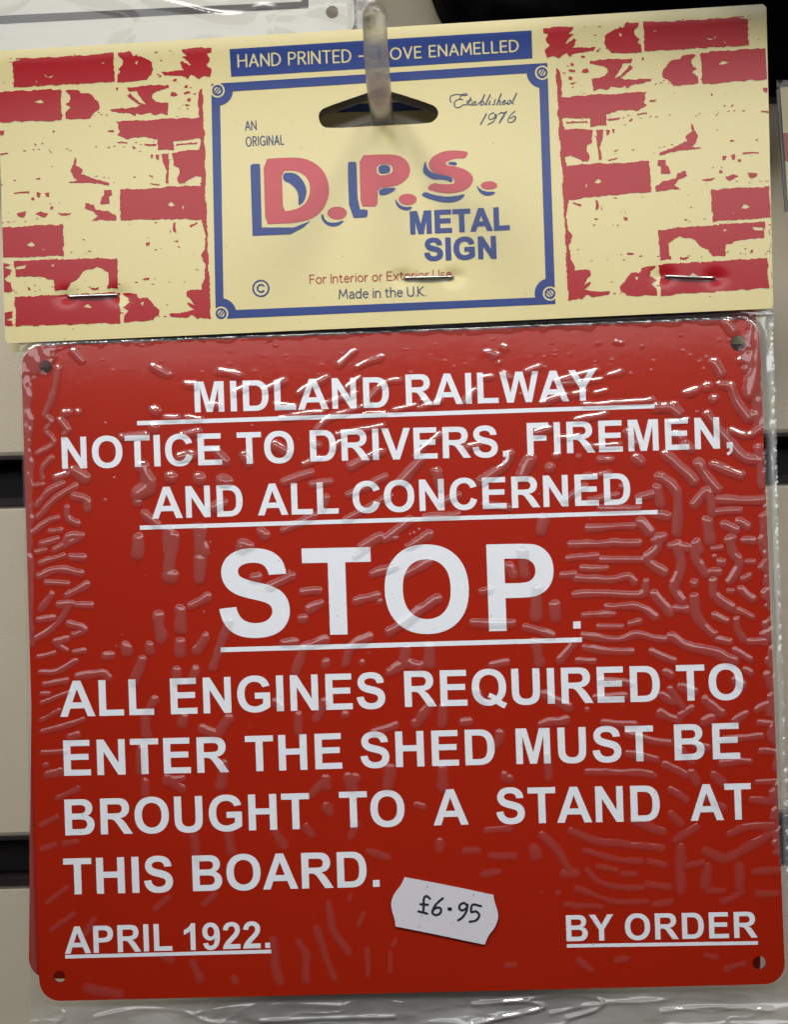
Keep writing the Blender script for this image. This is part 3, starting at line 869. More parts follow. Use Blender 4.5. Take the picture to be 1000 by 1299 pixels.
def brick_field(X, Y):
    Xw = X + (fbm(X / 9, Y / 9, 3, 5) - .5) * 3.4
    Yw = Y + (fbm(X / 9, Y / 9, 3, 25) - .5) * 3.4
    Xw = Xw + (vnoise(X / 2.2, Y / 2.2, 65) - .5) * 1.3
    Yw = Yw + (vnoise(X / 2.2, Y / 2.2, 85) - .5) * 1.3
    d = np.full(X.shape, -30.0)
    for p in BR:
        q = Z(p, 0, 0, ZK)
        a = np.array(q)
        sel = (X > a[:, 0].min() - 6) & (X < a[:, 0].max() + 6) & (Y > a[:, 1].min() - 6) & (Y < a[:, 1].max() + 6)
        if sel.any():
            v = poly_field(Xw[sel], Yw[sel], q)
            d[sel] = np.maximum(d[sel], v)
    for p in CHIP:
        q = Z(p, 0, 0, ZK)
        a = np.array(q)
        sel = (X > a[:, 0].min() - 4) & (X < a[:, 0].max() + 4) & (Y > a[:, 1].min() - 4) & (Y < a[:, 1].max() + 4)
        d[sel] = np.minimum(d[sel], -poly_field(X[sel], Y[sel], q))
    # pinholes in the ink and crumbs of ink on the bare card
    n = vnoise(X / 1.9, Y / 1.5, 77)
    g = fbm(X / 45, Y / 45, 2, 9)
    d = np.where((d > 0) & (n > 0.985) & (g > .5), -0.3, d)
    r2 = np.random.default_rng(5)
    for k in range(190):
        cx, cy = r2.uniform(2, 252), r2.uniform(62, 418)
        rows = np.array([60, 107, 151, 193, 234, 282, 326, 370, 412]) - 0.054 * cx
        if r2.random() < .6:
            cy = rows[r2.integers(0, 9)] + r2.normal(0, 1.5)
        rx, ry = r2.uniform(.6, 2.4), r2.uniform(.35, .8)
        sel = (abs(X - cx) < 5) & (abs(Y - cy) < 3)
        d[sel] = np.maximum(d[sel], .6 - np.hypot((X[sel] - cx) / rx, (Y[sel] - cy + .3 * (X[sel] - cx) * (k % 3 - 1)) / ry) * .6)
    inside = card_field(X, Y)
    return np.minimum(d, inside - .3)


bricks = Ink()
bricks.field(brick_field, (-4, 52, 271, 424), 0.7, 0, 8)
# the same print mirrored about the middle of the card
UVC = CARD.uv([(274, 255), (701, 232)])
mid = UVC.mean(0)
ax = (UVC[1] - UVC[0]) / np.linalg.norm(UVC[1] - UVC[0])


def mirror_px(px):
    uv = CARD.uv(px) - mid
    a = uv @ ax
    uv = uv - 2 * a[:, None] * ax
    P = CARD.pt(uv + mid) - CAM
    d = P[:, 1]
    return np.stack([CX + FPX * (P @ RIGHT) / d, CY - FPX * (P @ UP) / d], 1)


mv = mirror_px(np.array(bricks.V))
keep = card_field(mv[:, 0][None], mv[:, 1][None])[0] > 0.2
bricksR_F = [f[::-1] for f in bricks.F if all(keep[i] for i in f)]
n0 = len(bricks.V)
bricks.V = list(map(tuple, bricks.V)) + [tuple(p) for p in mv]
bricks.F = list(bricks.F) + [tuple(i + n0 for i in f) for f in bricksR_F]
bricks.m = [0] * len(bricks.F)
ink_obj('brick_print', bricks, [M['print_red']], card)

# ------------------------------------------------------------------ blue banner, frame with corner screws
bolts = [(276, 115), (688, 92.5), (698, 372.5), (280.5, 398)]
outer = [(268, 106.8), (694.5, 80.3), (704.8, 385.8), (273.8, 405)]
inner = [(279, 117.2), (683.8, 92.3), (693.2, 377), (283.8, 394)]


def frame_field(X, Y):
    o_ = poly_field(X, Y, outer)
    d = np.minimum(o_, -poly_field(X, Y, inner))
    for (bx, by) in bolts:
        r_ = np.hypot(X - bx, Y - by)
        d = np.maximum(d, np.minimum(19.5 - r_, o_))
    for (bx, by) in bolts:
        r_ = np.hypot(X - bx, Y - by)
        d = np.minimum(d, r_ - 9.2)
    d = np.minimum(d, -poly_field(X, Y, SLOT) - 0.4)
    return d


fr = Ink()
fr.field(frame_field, (262, 74, 710, 410), 0.6, 0, 6)
BANTXT = stroke_text('HAND PRINTED', 302.5, 85.3, 445, 78.6, 15.2, .24, .42) + stroke_text('-', 456, 78, 461, 77.7, 15) + stroke_text('ST', 468, 77.6, 491, 76.3, 15, .2) + stroke_text('OVE ENAMELLED', 496, 75.6, 657.5, 65.0, 13.8, .24, .42)
banner = [(291.3, 62.8), (480, 50.8), (674.5, 39), (675.6, 74.3), (480, 86.5), (293.2, 97.8)]


def banner_field(X, Y):
    d = poly_field(X, Y, banner)
    t = np.full(X.shape, 1e9)
    for l in BANTXT:
        t = np.minimum(t, seg_dist(X, Y, l))
    return np.minimum(d, t - 1.15)


fr.field(banner_field, (289, 36, 678, 100), 0.35, 0, 8)
for (bx, by), a in zip(bolts, (-50, -65, 50, -52)):
    ca, sa = math.cos(rad(a)), math.sin(rad(a))

    def bolt(X, Y):
        r_ = np.hypot(X - bx, Y - by)
        ring = 1.15 - abs(r_ - 5.7)
        u_, v_ = (X - bx) * ca + (Y - by) * sa, -(X - bx) * sa + (Y - by) * ca
        bar = np.minimum(0.95 - abs(abs(v_) - 1.9 * 0), 5.0 - abs(u_))
        bar = np.minimum(np.maximum(.7 - abs(v_ - 1.5), .7 - abs(v_ + 1.5)), 5.2 - r_)
        return np.maximum(ring, bar)
    fr.field(bolt, (bx - 8, by - 8, bx + 8, by + 8), 0.3)
ink_obj('border_print', fr, [M['print_blue']], card, 0.00006)

# ------------------------------------------------------------------ lettering of the card
L6 = (310, 180, .17)
L7 = (440, 180, .20)
logo = Ink()
red_shapes = [
 (Z(chaikin([(143, 130), (250, 122), (370, 118), (450, 125), (530, 160), (590, 215), (625, 290), (635, 370), (620, 440), (585, 510), (530, 560), (460, 590), (360, 608), (230, 612), (158, 617), (150, 400)], 1), *L6), [Z(chaikin([(278, 220), (360, 213), (420, 230), (470, 270), (492, 330), (488, 400), (460, 455), (410, 495), (350, 513), (290, 520), (284, 370)], 1), *L6)]),
 (Z(chaikin([(80, 88), (180, 82), (290, 80), (350, 95), (390, 130), (405, 180), (390, 230), (340, 270), (280, 287), (197, 295), (196, 350), (195, 410), (140, 411), (88, 412), (84, 250)], 1), *L7), [Z(chaikin([(188, 145), (270, 143), (290, 160), (293, 185), (275, 207), (193, 217)], 1), *L7)]),
 (Z(chaikin([(775, 65), (750, 110), (700, 103), (650, 118), (625, 135), (640, 152), (700, 158), (760, 180), (800, 215), (803, 250), (780, 290), (730, 317), (660, 328), (580, 322), (503, 300), (545, 260), (600, 270), (670, 270), (685, 262), (683, 250), (680, 232), (650, 215), (590, 210), (545, 195), (523, 165), (520, 130), (545, 95), (600, 65), (660, 55), (720, 57)], 1), *L7), []),
]
for p, h in red_shapes:
    logo.polys([p], h, .4, 0)
for (cx_, cy_, rx_, ry_), zz in (((693, 532, 73, 48), L6), ((387, 366, 58, 36), L7), ((903, 277, 52, 26), L7)):
    logo.polys([Z(arc(cx_, cy_, rx_, ry_, 0, 350, 30), *zz)], (), .4, 0)
blue_shapes = [
 ([(290, 232), (370, 230), (420, 265), (455, 320), (467, 375), (450, 440), (415, 475), (403, 470), (405, 400), (385, 350), (340, 310), (290, 290)], L6),
 ([(45, 180), (60, 167), (110, 165), (118, 180), (130, 640), (370, 640), (495, 590), (440, 640), (345, 690), (62, 703)], L6),
 ([(575, 538), (590, 545), (600, 580), (630, 603), (690, 605), (740, 585), (740, 600), (700, 630), (640, 633), (600, 612), (575, 575)], L6),
 ([(770, 160), (785, 150), (830, 150), (838, 165), (848, 505), (915, 505), (923, 520), (918, 560), (905, 566), (785, 570)], L6),
 ([(200, 150), (262, 148), (275, 165), (275, 190), (260, 200), (203, 205)], L7),
 ([(203, 297), (320, 290), (290, 320), (250, 337), (207, 343)], L7),
 ([(308, 355), (318, 380), (345, 408), (385, 415), (415, 410), (410, 430), (375, 438), (335, 425), (310, 395)], L7),
 ([(500, 120), (508, 165), (540, 198), (600, 213), (655, 220), (675, 235), (665, 263), (645, 248), (600, 240), (545, 240), (510, 220), (483, 195), (485, 165), (492, 140)], L7),
 ([(645, 130), (690, 127), (700, 138), (695, 152), (645, 145)], L7),
 ([(492, 315), (560, 340), (640, 350), (700, 343), (752, 330), (740, 355), (700, 380), (640, 388), (570, 378), (470, 345)], L7),
 ([(822, 272), (850, 305), (890, 318), (945, 316), (935, 335), (890, 346), (850, 330), (830, 300)], L7),
]
for p, zz in blue_shapes:
    if len(p) != 10 or p[0] != (45, 180):
        p = chaikin(p, 1)
    logo.polys([Z(p, *zz)], (), .4, 1)


def text_field(ink, cs, st, mi, fat=0.0, rnd=0.0):
    a = np.array([p for c in cs for p in c])
    x0, y0 = a.min(0) - 2
    x1, y1 = a.max(0) + 2

    def fn(X, Y):
        ins = np.zeros(X.shape, bool)
        d = np.full(X.shape, 1e9)
        for c in cs:
            d = np.minimum(d, seg_dist(X, Y, c + [c[0]]))
            for (ax_, ay_), (bx_, by_) in zip(c, c[1:] + [c[0]]):
                if ay_ != by_:
                    ins ^= ((ay_ > Y) != (by_ > Y)) & (X < (bx_ - ax_) * (Y - ay_) / (by_ - ay_) + ax_)
        return np.where(ins, d, -d) + fat
    ink.field(fn, (x0, y0, x1, y1), st, mi)


text_field(logo, word_px('METAL', 521.5, 297, 646.5, 291.3, 28), .4, 1, .8)
text_field(logo, word_px('SIGN', 539.5, 330.7, 629.5, 327.6, 27.4), .4, 1, .8)
ink_obj('logo_lettering', logo, [M['print_pink'], M['print_blue']], card, 0.00007)

small = Ink()
small.strokes(stroke_text('AN', 311.5, 165.4, 325, 164.6, 11, .22), 1.35, .25, 0)
small.strokes(stroke_text('ORIGINAL', 312.5, 185.8, 360, 183.2, 11.5, .28), 1.35, .25, 0)
small.strokes(stroke_text('For Interior or Exterior Use', 393.5, 360, 573, 352.6, 10.8, .19, .28), 1.3, .25, 1)
small.strokes(stroke_text('Made in the U.K.', 430.5, 379, 540.5, 375.2, 11.4, .19, .28), 1.45, .25, 0)
small.strokes([arc(331, 366, 9.9, 10.0, 0, 360, 40), arc(331.3, 366, 4.6, 4.6, 45, 315, 16)], 2.0, .3, 2)
EST = [[(115, 182), (100, 150), (115, 110), (170, 92), (230, 95), (262, 105), (300, 97), (290, 86), (255, 88), (225, 110), (215, 140), (245, 152)], [(245, 150), (190, 150), (155, 180), (150, 220), (180, 245), (220, 235), (255, 210)],
 [(262, 208), (283, 215), (300, 200), (295, 180), (305, 165)], [(340, 130), (312, 200), (328, 214)], [(318, 160), (352, 157)], [(390, 175), (362, 185), (350, 208), (365, 218), (390, 190), (402, 170), (387, 208), (402, 214), (428, 196), (456, 172)], [(328, 214), (350, 208)], [(487, 200), (515, 204)], [(740, 195), (765, 193)],
 [(498, 95), (472, 150), (450, 203), (465, 218), (487, 200), (492, 177), (472, 172)], [(563, 95), (532, 160), (515, 204), (527, 214)], [(567, 165), (549, 203), (561, 212)], [(582, 131)], [(590, 205), (606, 210), (617, 190), (612, 170), (626, 150)],
 [(690, 85), (657, 160), (640, 210)], [(650, 182), (675, 165), (686, 175), (673, 203), (687, 208)], [(710, 187), (735, 175), (740, 160), (720, 165), (705, 190), (715, 208), (742, 193)], [(802, 158), (777, 165), (765, 193), (780, 205), (808, 173)], [(868, 78), (837, 140), (816, 190), (832, 199)]]
YR = [[(520, 315), (455, 435)], [(620, 335), (600, 305), (560, 325), (548, 365), (570, 380), (610, 360), (635, 320), (635, 345), (600, 405), (535, 440)], [(665, 320), (690, 300), (720, 308), (755, 290), (700, 360), (670, 420)], [(850, 285), (800, 330), (770, 380), (775, 410), (810, 412), (850, 385), (858, 350), (835, 345), (795, 370)]]
small.strokes([Z(smooth_line(l, 5), 560, 110, .11) for l in EST + YR], 1.15, .22, 0)
thick = [[(340, 130), (312, 200)], [(498, 95), (455, 195)], [(563, 95), (520, 190)], [(690, 85), (640, 210)], [(868, 78), (816, 190)], [(150, 195), (152, 222)], [(520, 315), (455, 435)], [(690, 300), (722, 308)], [(725, 335), (670, 418)], [(856, 350), (845, 390)], [(562, 175), (550, 200)], [(636, 325), (628, 362)], [(765, 185), (770, 203)]]
ink_obj('small_lettering', small, [M['print_grey'], M['print_rust'], M['print_blue']], card, 0.00007)
th = Ink()
th.strokes([Z(l, 560, 110, .11) for l in thick], 1.5, .25, 0)
ink_obj('script_lettering', th, [M['print_grey']], card, 0.00010)


# ------------------------------------------------------------------ tubes (staples, hook)
def tube(name, pts, radii, m, parent, seg=20, cap_round=0, flat=1.0):
    P = np.array(pts, float)
    n = len(P)
    T = np.gradient(P, axis=0)
    T /= np.linalg.norm(T, axis=1)[:, None]
    ref = np.array([1.0, 0, 0])
    if abs(T[n // 2] @ ref) > .8:
        ref = np.array([0, 0, 1.0])
    V, F = [], []
    for i in range(n):
        a = ref - T[i] * (ref @ T[i])
        a /= np.linalg.norm(a)
        b = np.cross(T[i], a)
        for k in range(seg):
            t = 2 * math.pi * k / seg
            V.append(P[i] + radii[i] * (a * math.cos(t) + b * math.sin(t) * flat))
    for i in range(n - 1):
        for k in range(seg):
            k2 = (k + 1) % seg
            F.append((i * seg + k, i * seg + k2, (i + 1) * seg + k2, (i + 1) * seg + k))
    F.append(tuple(range(seg - 1, -1, -1)))
    F.append(tuple(range((n - 1) * seg, n * seg)))
    o = obj(name, V, F, m, parent, None, True)
    return o


for (a, b) in STAPLES:
    a_, b_ = np.array(a, float), np.array(b, float)
    c = (b_ - a_) / np.linalg.norm(b_ - a_)
    mids = [a_ + c * 0.6, a_ + c * 1.0, a_ + c * 2.2, a_ + c * 5] + [a_ + (b_ - a_) * t for t in (.3, .5, .7)] + [b_ - c * 5, b_ - c * 2.2, b_ - c * 1.0, b_ - c * .6]
    lifts = [-.0015, -.0001, .00035, .00045, .00046, .0005, .00046, .00045, .00035, -.0001, -.0015]
    P = card_pt(np.array(mids), np.array(lifts))
    tube('staple', P, [.00036] * len(P), M['steel'], packet, 10)

# ------------------------------------------------------------------ the enamelled plate
PL_TL, PL_TR, PL_BR, PL_BL = (26.5, 440), (963, 404), (996.8, 1247.5), (50.5, 1269.8)


def rounded_quad(q, r, n=8):
    out = []
    m = len(q)
    for i in range(m):
        p0, p1, p2 = [np.array(q[(i + k) % m], float) for k in (-1, 0, 1)]
        a, b = (p0 - p1) / np.linalg.norm(p0 - p1), (p2 - p1) / np.linalg.norm(p2 - p1)
        c = p1 + (a + b) * r
        for t in np.linspace(0, 1, n):
            th_ = t * math.pi / 2
            out.append(tuple(c - b * r * math.cos(th_) - a * r * math.sin(th_)))
    return out


def plate_mesh(name, plane, contours_px, thick, mats, parent, lift=0.0):
    V, F = fill_curves(contours_px)
    Fr = plane.at(np.array(V), lift)
    n = len(V)
    verts = list(Fr)
    faces = [f[::-1] for f in F]
    fm = [0] * len(faces)
    bk = plane.at(np.array(V), lift) - plane.n * thick
    verts += list(bk)
    faces += [tuple(i + n for i in f) for f in F]
    fm += [1] * len(F)
    # rims
    base = 2 * n
    for c in contours_px:
        a = plane.at(np.array(c), lift)
        b = a - plane.n * thick
        k = len(c)
        verts += list(a) + list(b)
        for i in range(k):
            j = (i + 1) % k
            faces.append((base + i, base + j, base + k + j, base + k + i))
            fm.append(1)
        base += 2 * k
    return obj(name, verts, faces, mats, parent, fm)


HOLES = [((57.8, 465.5), 8.2), ((937, 435.5), 10), ((75.2, 1238.5), 7.6), ((963.6, 1221), 8.6)]
plate_c = [rounded_quad([PL_TL, PL_TR, PL_BR, PL_BL], 26)] + [arc(c[0], c[1], r, r, 0, 350, 28) for c, r in HOLES]
plate = plate_mesh('metal_plate', SIGN, plate_c, 0.0008, [M['red'], M['plate_edge']], packet)

WORDS = [
 ('MIDLAND', 247.5, 523.2, 494, 517, 38.7), ('RAILWAY', 515.5, 514.4, 757.5, 508, 39),
 ('NOTICE', 79, 594.8, 282, 589.6, 40), ('TO', 301.5, 588.8, 373.6, 586.8, 40), ('DRIVERS,', 394, 585.6, 646, 579.4, 39.6), ('FIREMEN,', 669.5, 576.6, 930, 568.6, 39.8),
 ('AND', 193, 658.2, 308.5, 654.6, 40), ('ALL', 327.5, 653.9, 430, 651.5, 40), ('CONCERNED.', 448, 651, 814.7, 639.3, 39.8),
 ('STOP', 279.5, 808.2, 705, 798.8, 110),
 ('ALL', 76.5, 909.2, 195.7, 906.4, 45.4), ('ENGINES', 217, 906, 489.4, 898.2, 45.4), ('REQUIRED', 514, 896.6, 838, 889.6, 45.4), ('TO', 859, 889, 944, 887, 45.4),
 ('ENTER', 81.5, 984, 291, 979.2, 45), ('THE', 312, 978.6, 434.6, 974.6, 45), ('SHED', 458, 974, 628.6, 969.6, 45), ('MUST', 655.5, 969, 830, 965, 45), ('BE', 856.5, 964.3, 939.5, 962, 45.5),
 ('BROUGHT', 83, 1059.4, 393.7, 1051, 45.4), ('TO', 431.5, 1049.6, 514, 1047.6, 45.4), ('A', 550.4, 1046.8, 595, 1045.6, 45.4), ('STAND', 630.5, 1044.8, 838, 1041.3, 45.4), ('AT', 876.6, 1041, 954, 1039, 46),
 ('THIS', 81.5, 1134.4, 220, 1131, 45.6), ('BOARD.', 245, 1130.2, 482, 1124.4, 45.2),
 ('APRIL', 82.5, 1209.4, 219, 1205.3, 34.2), ('1922.', 234, 1205, 343, 1201.8, 34),
 ('BY', 719, 1193.6, 779, 1192.3, 33), ('ORDER', 793.6, 1192, 961.6, 1188.8, 33),
]
LINES = [2, 4, 3, 1, 4, 5, 5, 2, 2, 2]
k0 = 0
for nl in LINES:                                          # one printed line, one part
    cs = []
    for wd in WORDS[k0:k0 + nl]:
        cs += word_px(*wd)
    if WORDS[k0][0] == 'STOP':
        cs.append([(727.3, 788.4), (736.6, 788.0), (736.9, 797.0), (727.5, 797.5)])
    k0 += nl
    V, F = fill_curves(cs)
    obj('lettering', SIGN.at(np.array(V), 0.00005), [f[::-1] for f in F], M['white'], plate)
UL = [((174, 537), (830.7, 515.4), 5.4), ((177.5, 669.4), (834.4, 649.6), 5.4), ((280, 824.2), (738.6, 811.4), 6.0), ((82.8, 1213.2), (344.3, 1206.4), 4.6), ((719.3, 1199.4), (961.8, 1195.6), 4.5)]
for a, b, t in UL:
    h = t / 2
    q = [(a[0], a[1] - h), (b[0], b[1] - h), (b[0], b[1] + h), (a[0], a[1] + h)]
    obj('underline', SIGN.at(np.array(q), 0.00005), [(3, 2, 1, 0)], M['white'], plate)

# ------------------------------------------------------------------ the clear bag over the plate
a7 = (0, 400, .33)
a8 = (330, 400, .33)
a9 = (660, 400, .34)
a2 = (0, 680, .33)
a3 = (330, 680, .33)
a4 = (660, 680, .34)
a5 = (0, 980, .33)
a6 = (330, 980, .33)
a10 = (660, 980, .34)
BUB = {
 a7: "225,205 205,300 170,385|12;170,385 195,410 175,445 200,470 205,500 145,535|10;250,378 265,375|14;303,373|13;235,405 260,440 250,460|12;200,550 165,590 165,630|11;135,655 165,650|9;215,625 255,612|14;140,735 185,680 240,648|12;145,775 215,705 290,657|12;130,835 190,790 225,778|11;260,740 265,780 300,800|13;160,885 220,860|11;195,830 235,825|11;285,695 330,705 340,745|15;250,890 270,850 320,845|13;280,600 330,630|17;285,140 315,175|15;590,200 650,228|16;720,268 750,270|16;595,370|21;850,220 920,230|16;900,300 960,270|14;545,590 575,650 530,690|26;530,720|18;660,625|25;765,630|26;850,635 870,640|22;530,860 530,909|24;560,770 600,800|20;590,430|24;640,395 680,395|12;720,395 770,400|12;810,345 840,350|12;470,470 560,460|14;700,460 760,450|14;690,550 740,540|18;830,520 860,560|18;650,830 650,909|22;770,820 780,909|22;940,540 960,570|18;930,880 960,890|20;405,415|5;405,710|7;440,625|5;820,740 860,720|18",
 a8: "305,190 365,140|13;375,200 470,160|13;870,145 910,155|14;935,125 940,128|15;920,180|10;20,290 90,255|14;150,300 255,240|13;335,280 380,245|12;400,345 480,260 535,250|11;60,345 130,350|12;80,395 240,375|13;250,340 370,300|12;220,440 270,395 420,345|12;400,385 480,380|11;515,370 595,350|13;610,360 690,335|12;780,340 830,290|12;300,460 470,430|12;170,570 230,550|14;350,580 470,525|15;280,510 310,490|13;600,545 690,460|14;90,640 190,605|14;200,650 270,640|13;340,690 480,625|13;330,790 450,720 500,700|13;540,645 620,560|20;680,605 690,660|18;850,640 940,580 960,540|17;640,780 760,765|13;480,860 570,790|16;390,890 460,850|18;570,890 650,845|16;90,830 210,770|14;800,510 840,500|14;860,240 890,235|12;940,220 960,240|12;560,130|5;240,190|4;205,490 225,500|14;60,500 110,530|18;860,725 960,740|14;10,830 20,840|20;250,700 240,740|14;700,720 760,690|13;110,365|8;620,330 640,325|9",
 a9: "360,98 376,104|11;455,115|8;292,103|7;490,205|4;606,130|4;720,180 748,225|17;620,290 650,282|16;695,268|17;725,313|17;745,260 790,270 810,330 850,385|17;885,30 880,200 855,300|26;820,170|15;790,430 850,450 905,420|15;700,370 760,450 830,530 900,545|17;890,500 905,640|14;720,560 825,600|16;665,555 700,610 740,650|18;650,705 700,655 720,735|17;745,685 820,695 905,690|16;740,730 820,730|14;760,780 805,800|14;815,770 850,790|14;525,605 580,650 590,720 580,810|19;540,520 620,590 650,620|19;515,650 520,700|19;440,680 490,670|15;435,535 455,550|18;300,540 340,540|12;220,527|10;110,575 112,572|18;135,525|18;255,795 420,785|13;445,770 485,810|18;190,855 440,850|14;30,210 70,195|13;130,250 280,205|12;160,255 300,240|11;330,225 370,215|12;205,295 240,285|12;280,290 320,282|11;80,330 170,300|13;240,335 400,325 490,318|11;210,390 315,368|12;150,460 220,450|12;250,490 370,485|12;560,400 620,390|13;510,345 555,345 590,370|18;570,335|14;170,690 240,640|13;250,600 330,590|12;260,690 360,670|12;300,720 440,720|11;80,800 92,760|22;10,600 40,540|22;700,770 710,840|21;500,840 530,830|18;560,860 620,865|15;655,850 670,880|18;780,840 800,882|18;840,840 870,845|13;770,30 790,60|20;400,440 430,480|14;610,480 640,500|16;265,330|8;500,740 550,750|15;380,640|10;60,440 110,430|16;580,440 600,460|14",
 a2: "530,25 530,65|24;665,0 650,140|24;655,150|31;770,0 770,50|24;768,90 768,165|24;735,270 795,235|17;695,290 695,355|24;610,315 620,390|24;575,420 575,440|21;485,430 485,442|24;405,460 430,456|16;545,480 515,560|21;690,410 690,450|24;790,390 755,440|20;680,520 680,560|21;750,520 740,550|21;880,330 820,500|19;160,30 215,15|11;140,65 175,55|10;210,55 310,5|12;155,105 245,78|11;275,83 325,83|14;150,155 215,130 310,142|13;180,180 260,185|12;255,230 335,185|13;195,225 160,275|13;225,265 275,260|13;295,265 350,265|13;265,270 205,350 140,395|12;150,320 205,312|11;265,335 330,360 285,380|14;210,405 260,395 220,415 260,440|11;285,445 325,440|12;145,465 210,450|10;155,525 220,520 290,480|12;300,545 390,525 420,545|15;170,570 260,555|12;160,605 190,605|9;160,640 270,600|10;160,705 230,670|10;160,750 250,730 320,705|11;270,775 300,765|14;160,830 250,830|11;170,880 180,878|10;180,920 230,900|16;560,700 560,760|24;590,630 560,690|20;700,720 710,700|21;780,740 830,760|20;640,940 700,930|18;930,45 935,50|22;970,160 990,160|20;540,820 545,900|22;860,880 850,960|22;880,700 840,760|20",
 a3: "40,195 120,155|17;165,220 225,212|15;185,285 235,262|16;155,318 168,316|17;430,150 520,120|17;370,250 450,230|16;460,250|14;500,370 600,300 680,245|21;560,150 650,100|16;820,335 880,335 970,335|17;850,215 880,210|16;140,520 170,430 250,400|19;330,490 350,430 420,390|19;250,490|19;395,487|14;560,430 560,480 610,500|24;650,430 650,490|24;500,520 560,490|21;890,495 950,485|14;220,700 250,640|18;150,690 150,750|21;330,690 335,690|17;440,760 520,730|17;600,720 660,640|19;700,660 700,720|19;780,715 800,712|21;500,900 490,960|24;700,900 700,960|24;370,930 350,960|20;250,930 255,960|20;370,80 440,10|14;480,10 520,5|14;600,20 650,5|14;90,410 130,410|18;60,640 80,660|18;920,760 910,800|20;940,920|22;830,600 860,640|18;960,120 975,150|20",
 a4: "190,30 440,25|12;180,85 285,72|12;305,88 450,90|12;235,122 320,120|12;160,145 205,143|11;215,160 340,160 400,150 425,170|14;205,222 340,215 450,220 470,170|14;330,265 440,265 500,300|15;240,297 350,292|13;295,340 380,338|12;410,330 440,320|15;240,375 370,385 440,370 540,385|14;240,415 330,430 420,432|13;215,465 275,465|12;510,5 515,40 475,90 540,135|17;580,35 600,110 570,190 605,240|19;655,30 660,80 690,140|18;720,46 750,44|12;725,75|9;745,97 756,98|14;715,130 738,132|14;850,97 872,97|11;835,18 865,18|13;790,10 790,60 820,100 780,170|18;835,158 855,150|14;780,207 792,208|13;825,200 865,235|15;650,180|22;720,170 730,220 790,265|17;650,230 660,300 720,365|19;500,215 560,290|17;585,272 615,274|16;725,295 770,315|15;815,275 865,300|14;805,310 810,350 830,385|15;735,385 780,395|15;800,425 860,460|14;565,375 620,410 720,430 800,465|20;490,430 570,465|15;545,510 560,520|15;850,395 935,390|13;840,500 860,510|14;530,590 570,620|16;600,560 650,580|16;520,660 590,690|16;690,610 750,660|18;600,670 640,640|16;800,690 840,660|15;880,650 945,620|16;760,760 900,745|14;280,605 390,600|14;310,695 430,705|13;400,740 560,775|15;400,810 510,830|14;250,880 490,885|14;540,850 620,890|15;750,850 860,840|14;900,800 945,800|13;720,890 760,920|16;60,200 60,300|24;130,260 135,300|22;20,340 120,370|16;60,400 70,470|20;150,460 200,400|17;10,60 20,140|22;90,590 180,640|18;80,700 170,690|18;100,820 110,900|18;250,650|14;920,520 940,560|18;890,700 930,700|13;600,800 640,840|16;690,690 720,680|18;560,570 610,640|14;800,540 830,560|16;300,540 420,550|14;650,780 700,790|14;660,920 640,880|18",
 a5: "220,100 300,60|13;160,200 220,170|13;250,270 300,260|13;180,500 260,440|13;200,600 280,540|13;650,480 600,520|15;560,40 560,80|22;740,240 760,340|22;880,230 890,300|20;640,20 700,60|20;160,290 210,275|12;620,700 660,720|17;740,730 770,790|17;900,790 905,800|18;820,470 790,500|18;330,620 360,560|15;340,830 460,850|22",
 a6: "265,500 280,600 340,690|16;220,600 250,690 290,790|15;150,650 180,700 180,790|18;50,640 60,740 80,800|20;410,680 415,780|11;500,690 500,760|9;250,130 270,150|19;420,300 490,325|16;690,270 690,290|24;790,300 840,300|15;890,320 980,320|14;860,390 920,380|14;870,220 960,215|14;60,230 90,280|20;340,20 360,60|20;600,120 630,130|17;940,15 960,20|20;350,240 370,200|18;180,210 200,240|18;400,540 380,580|11;350,470 345,490|10;520,640 510,660|10;950,740 980,740|14;260,20 200,80|18",
 a10: "190,215 280,255 400,265 530,280|15;240,290 350,320 450,330|13;250,360 290,400 380,425 460,430|13;290,350 360,360|12;385,375 430,380|12;215,430 300,465 370,480 470,480|13;480,330 540,345|15;480,415 555,425|17;170,490 300,500|13;80,230 140,290 190,370|18;160,375 210,375|20;420,180 530,220|17;560,150 600,190|15;580,250 660,200|16;690,290 760,320 830,290 930,230|19;780,230 850,200 950,200|17;600,280 600,440|23;700,350 690,420|21;820,350 820,420|20;880,370 960,360|17;890,450 960,450|16;50,290 60,310|23;500,490 560,480|14;700,440 760,440|14;760,480 830,440|14;220,700 260,730|14;360,700 400,695|13;690,680 730,685|13;770,730 830,710|13;560,60 620,100|15;690,90 760,130|14;860,100 940,110|14;880,40 950,30|13;140,450|13;610,350 680,330|14;300,0 500,10|13",
}


def bubbles():
    out = []
    for z_, txt in BUB.items():
        for item in txt.split(';'):
            ps, r = item.split('|')
            pts = [tuple(map(float, q.split(','))) for q in ps.split()]
            out.append((Z(smooth_line(pts, 4) if len(pts) > 2 else pts, *z_), float(r) * z_[2]))
    r3 = np.random.default_rng(21)
    for k in range(150):                                 # pin-head bubbles
        x, y = r3.uniform(60, 950), r3.uniform(425, 1240)
        if k < 70:
            y = r3.uniform(420, 475)
        out.append(([(x, y)], r3.uniform(.7, 2.0)))
    return out


def edge_dist():
    return [np.array(p, float) for p in (PL_TL, PL_TR, PL_BR, PL_BL)]


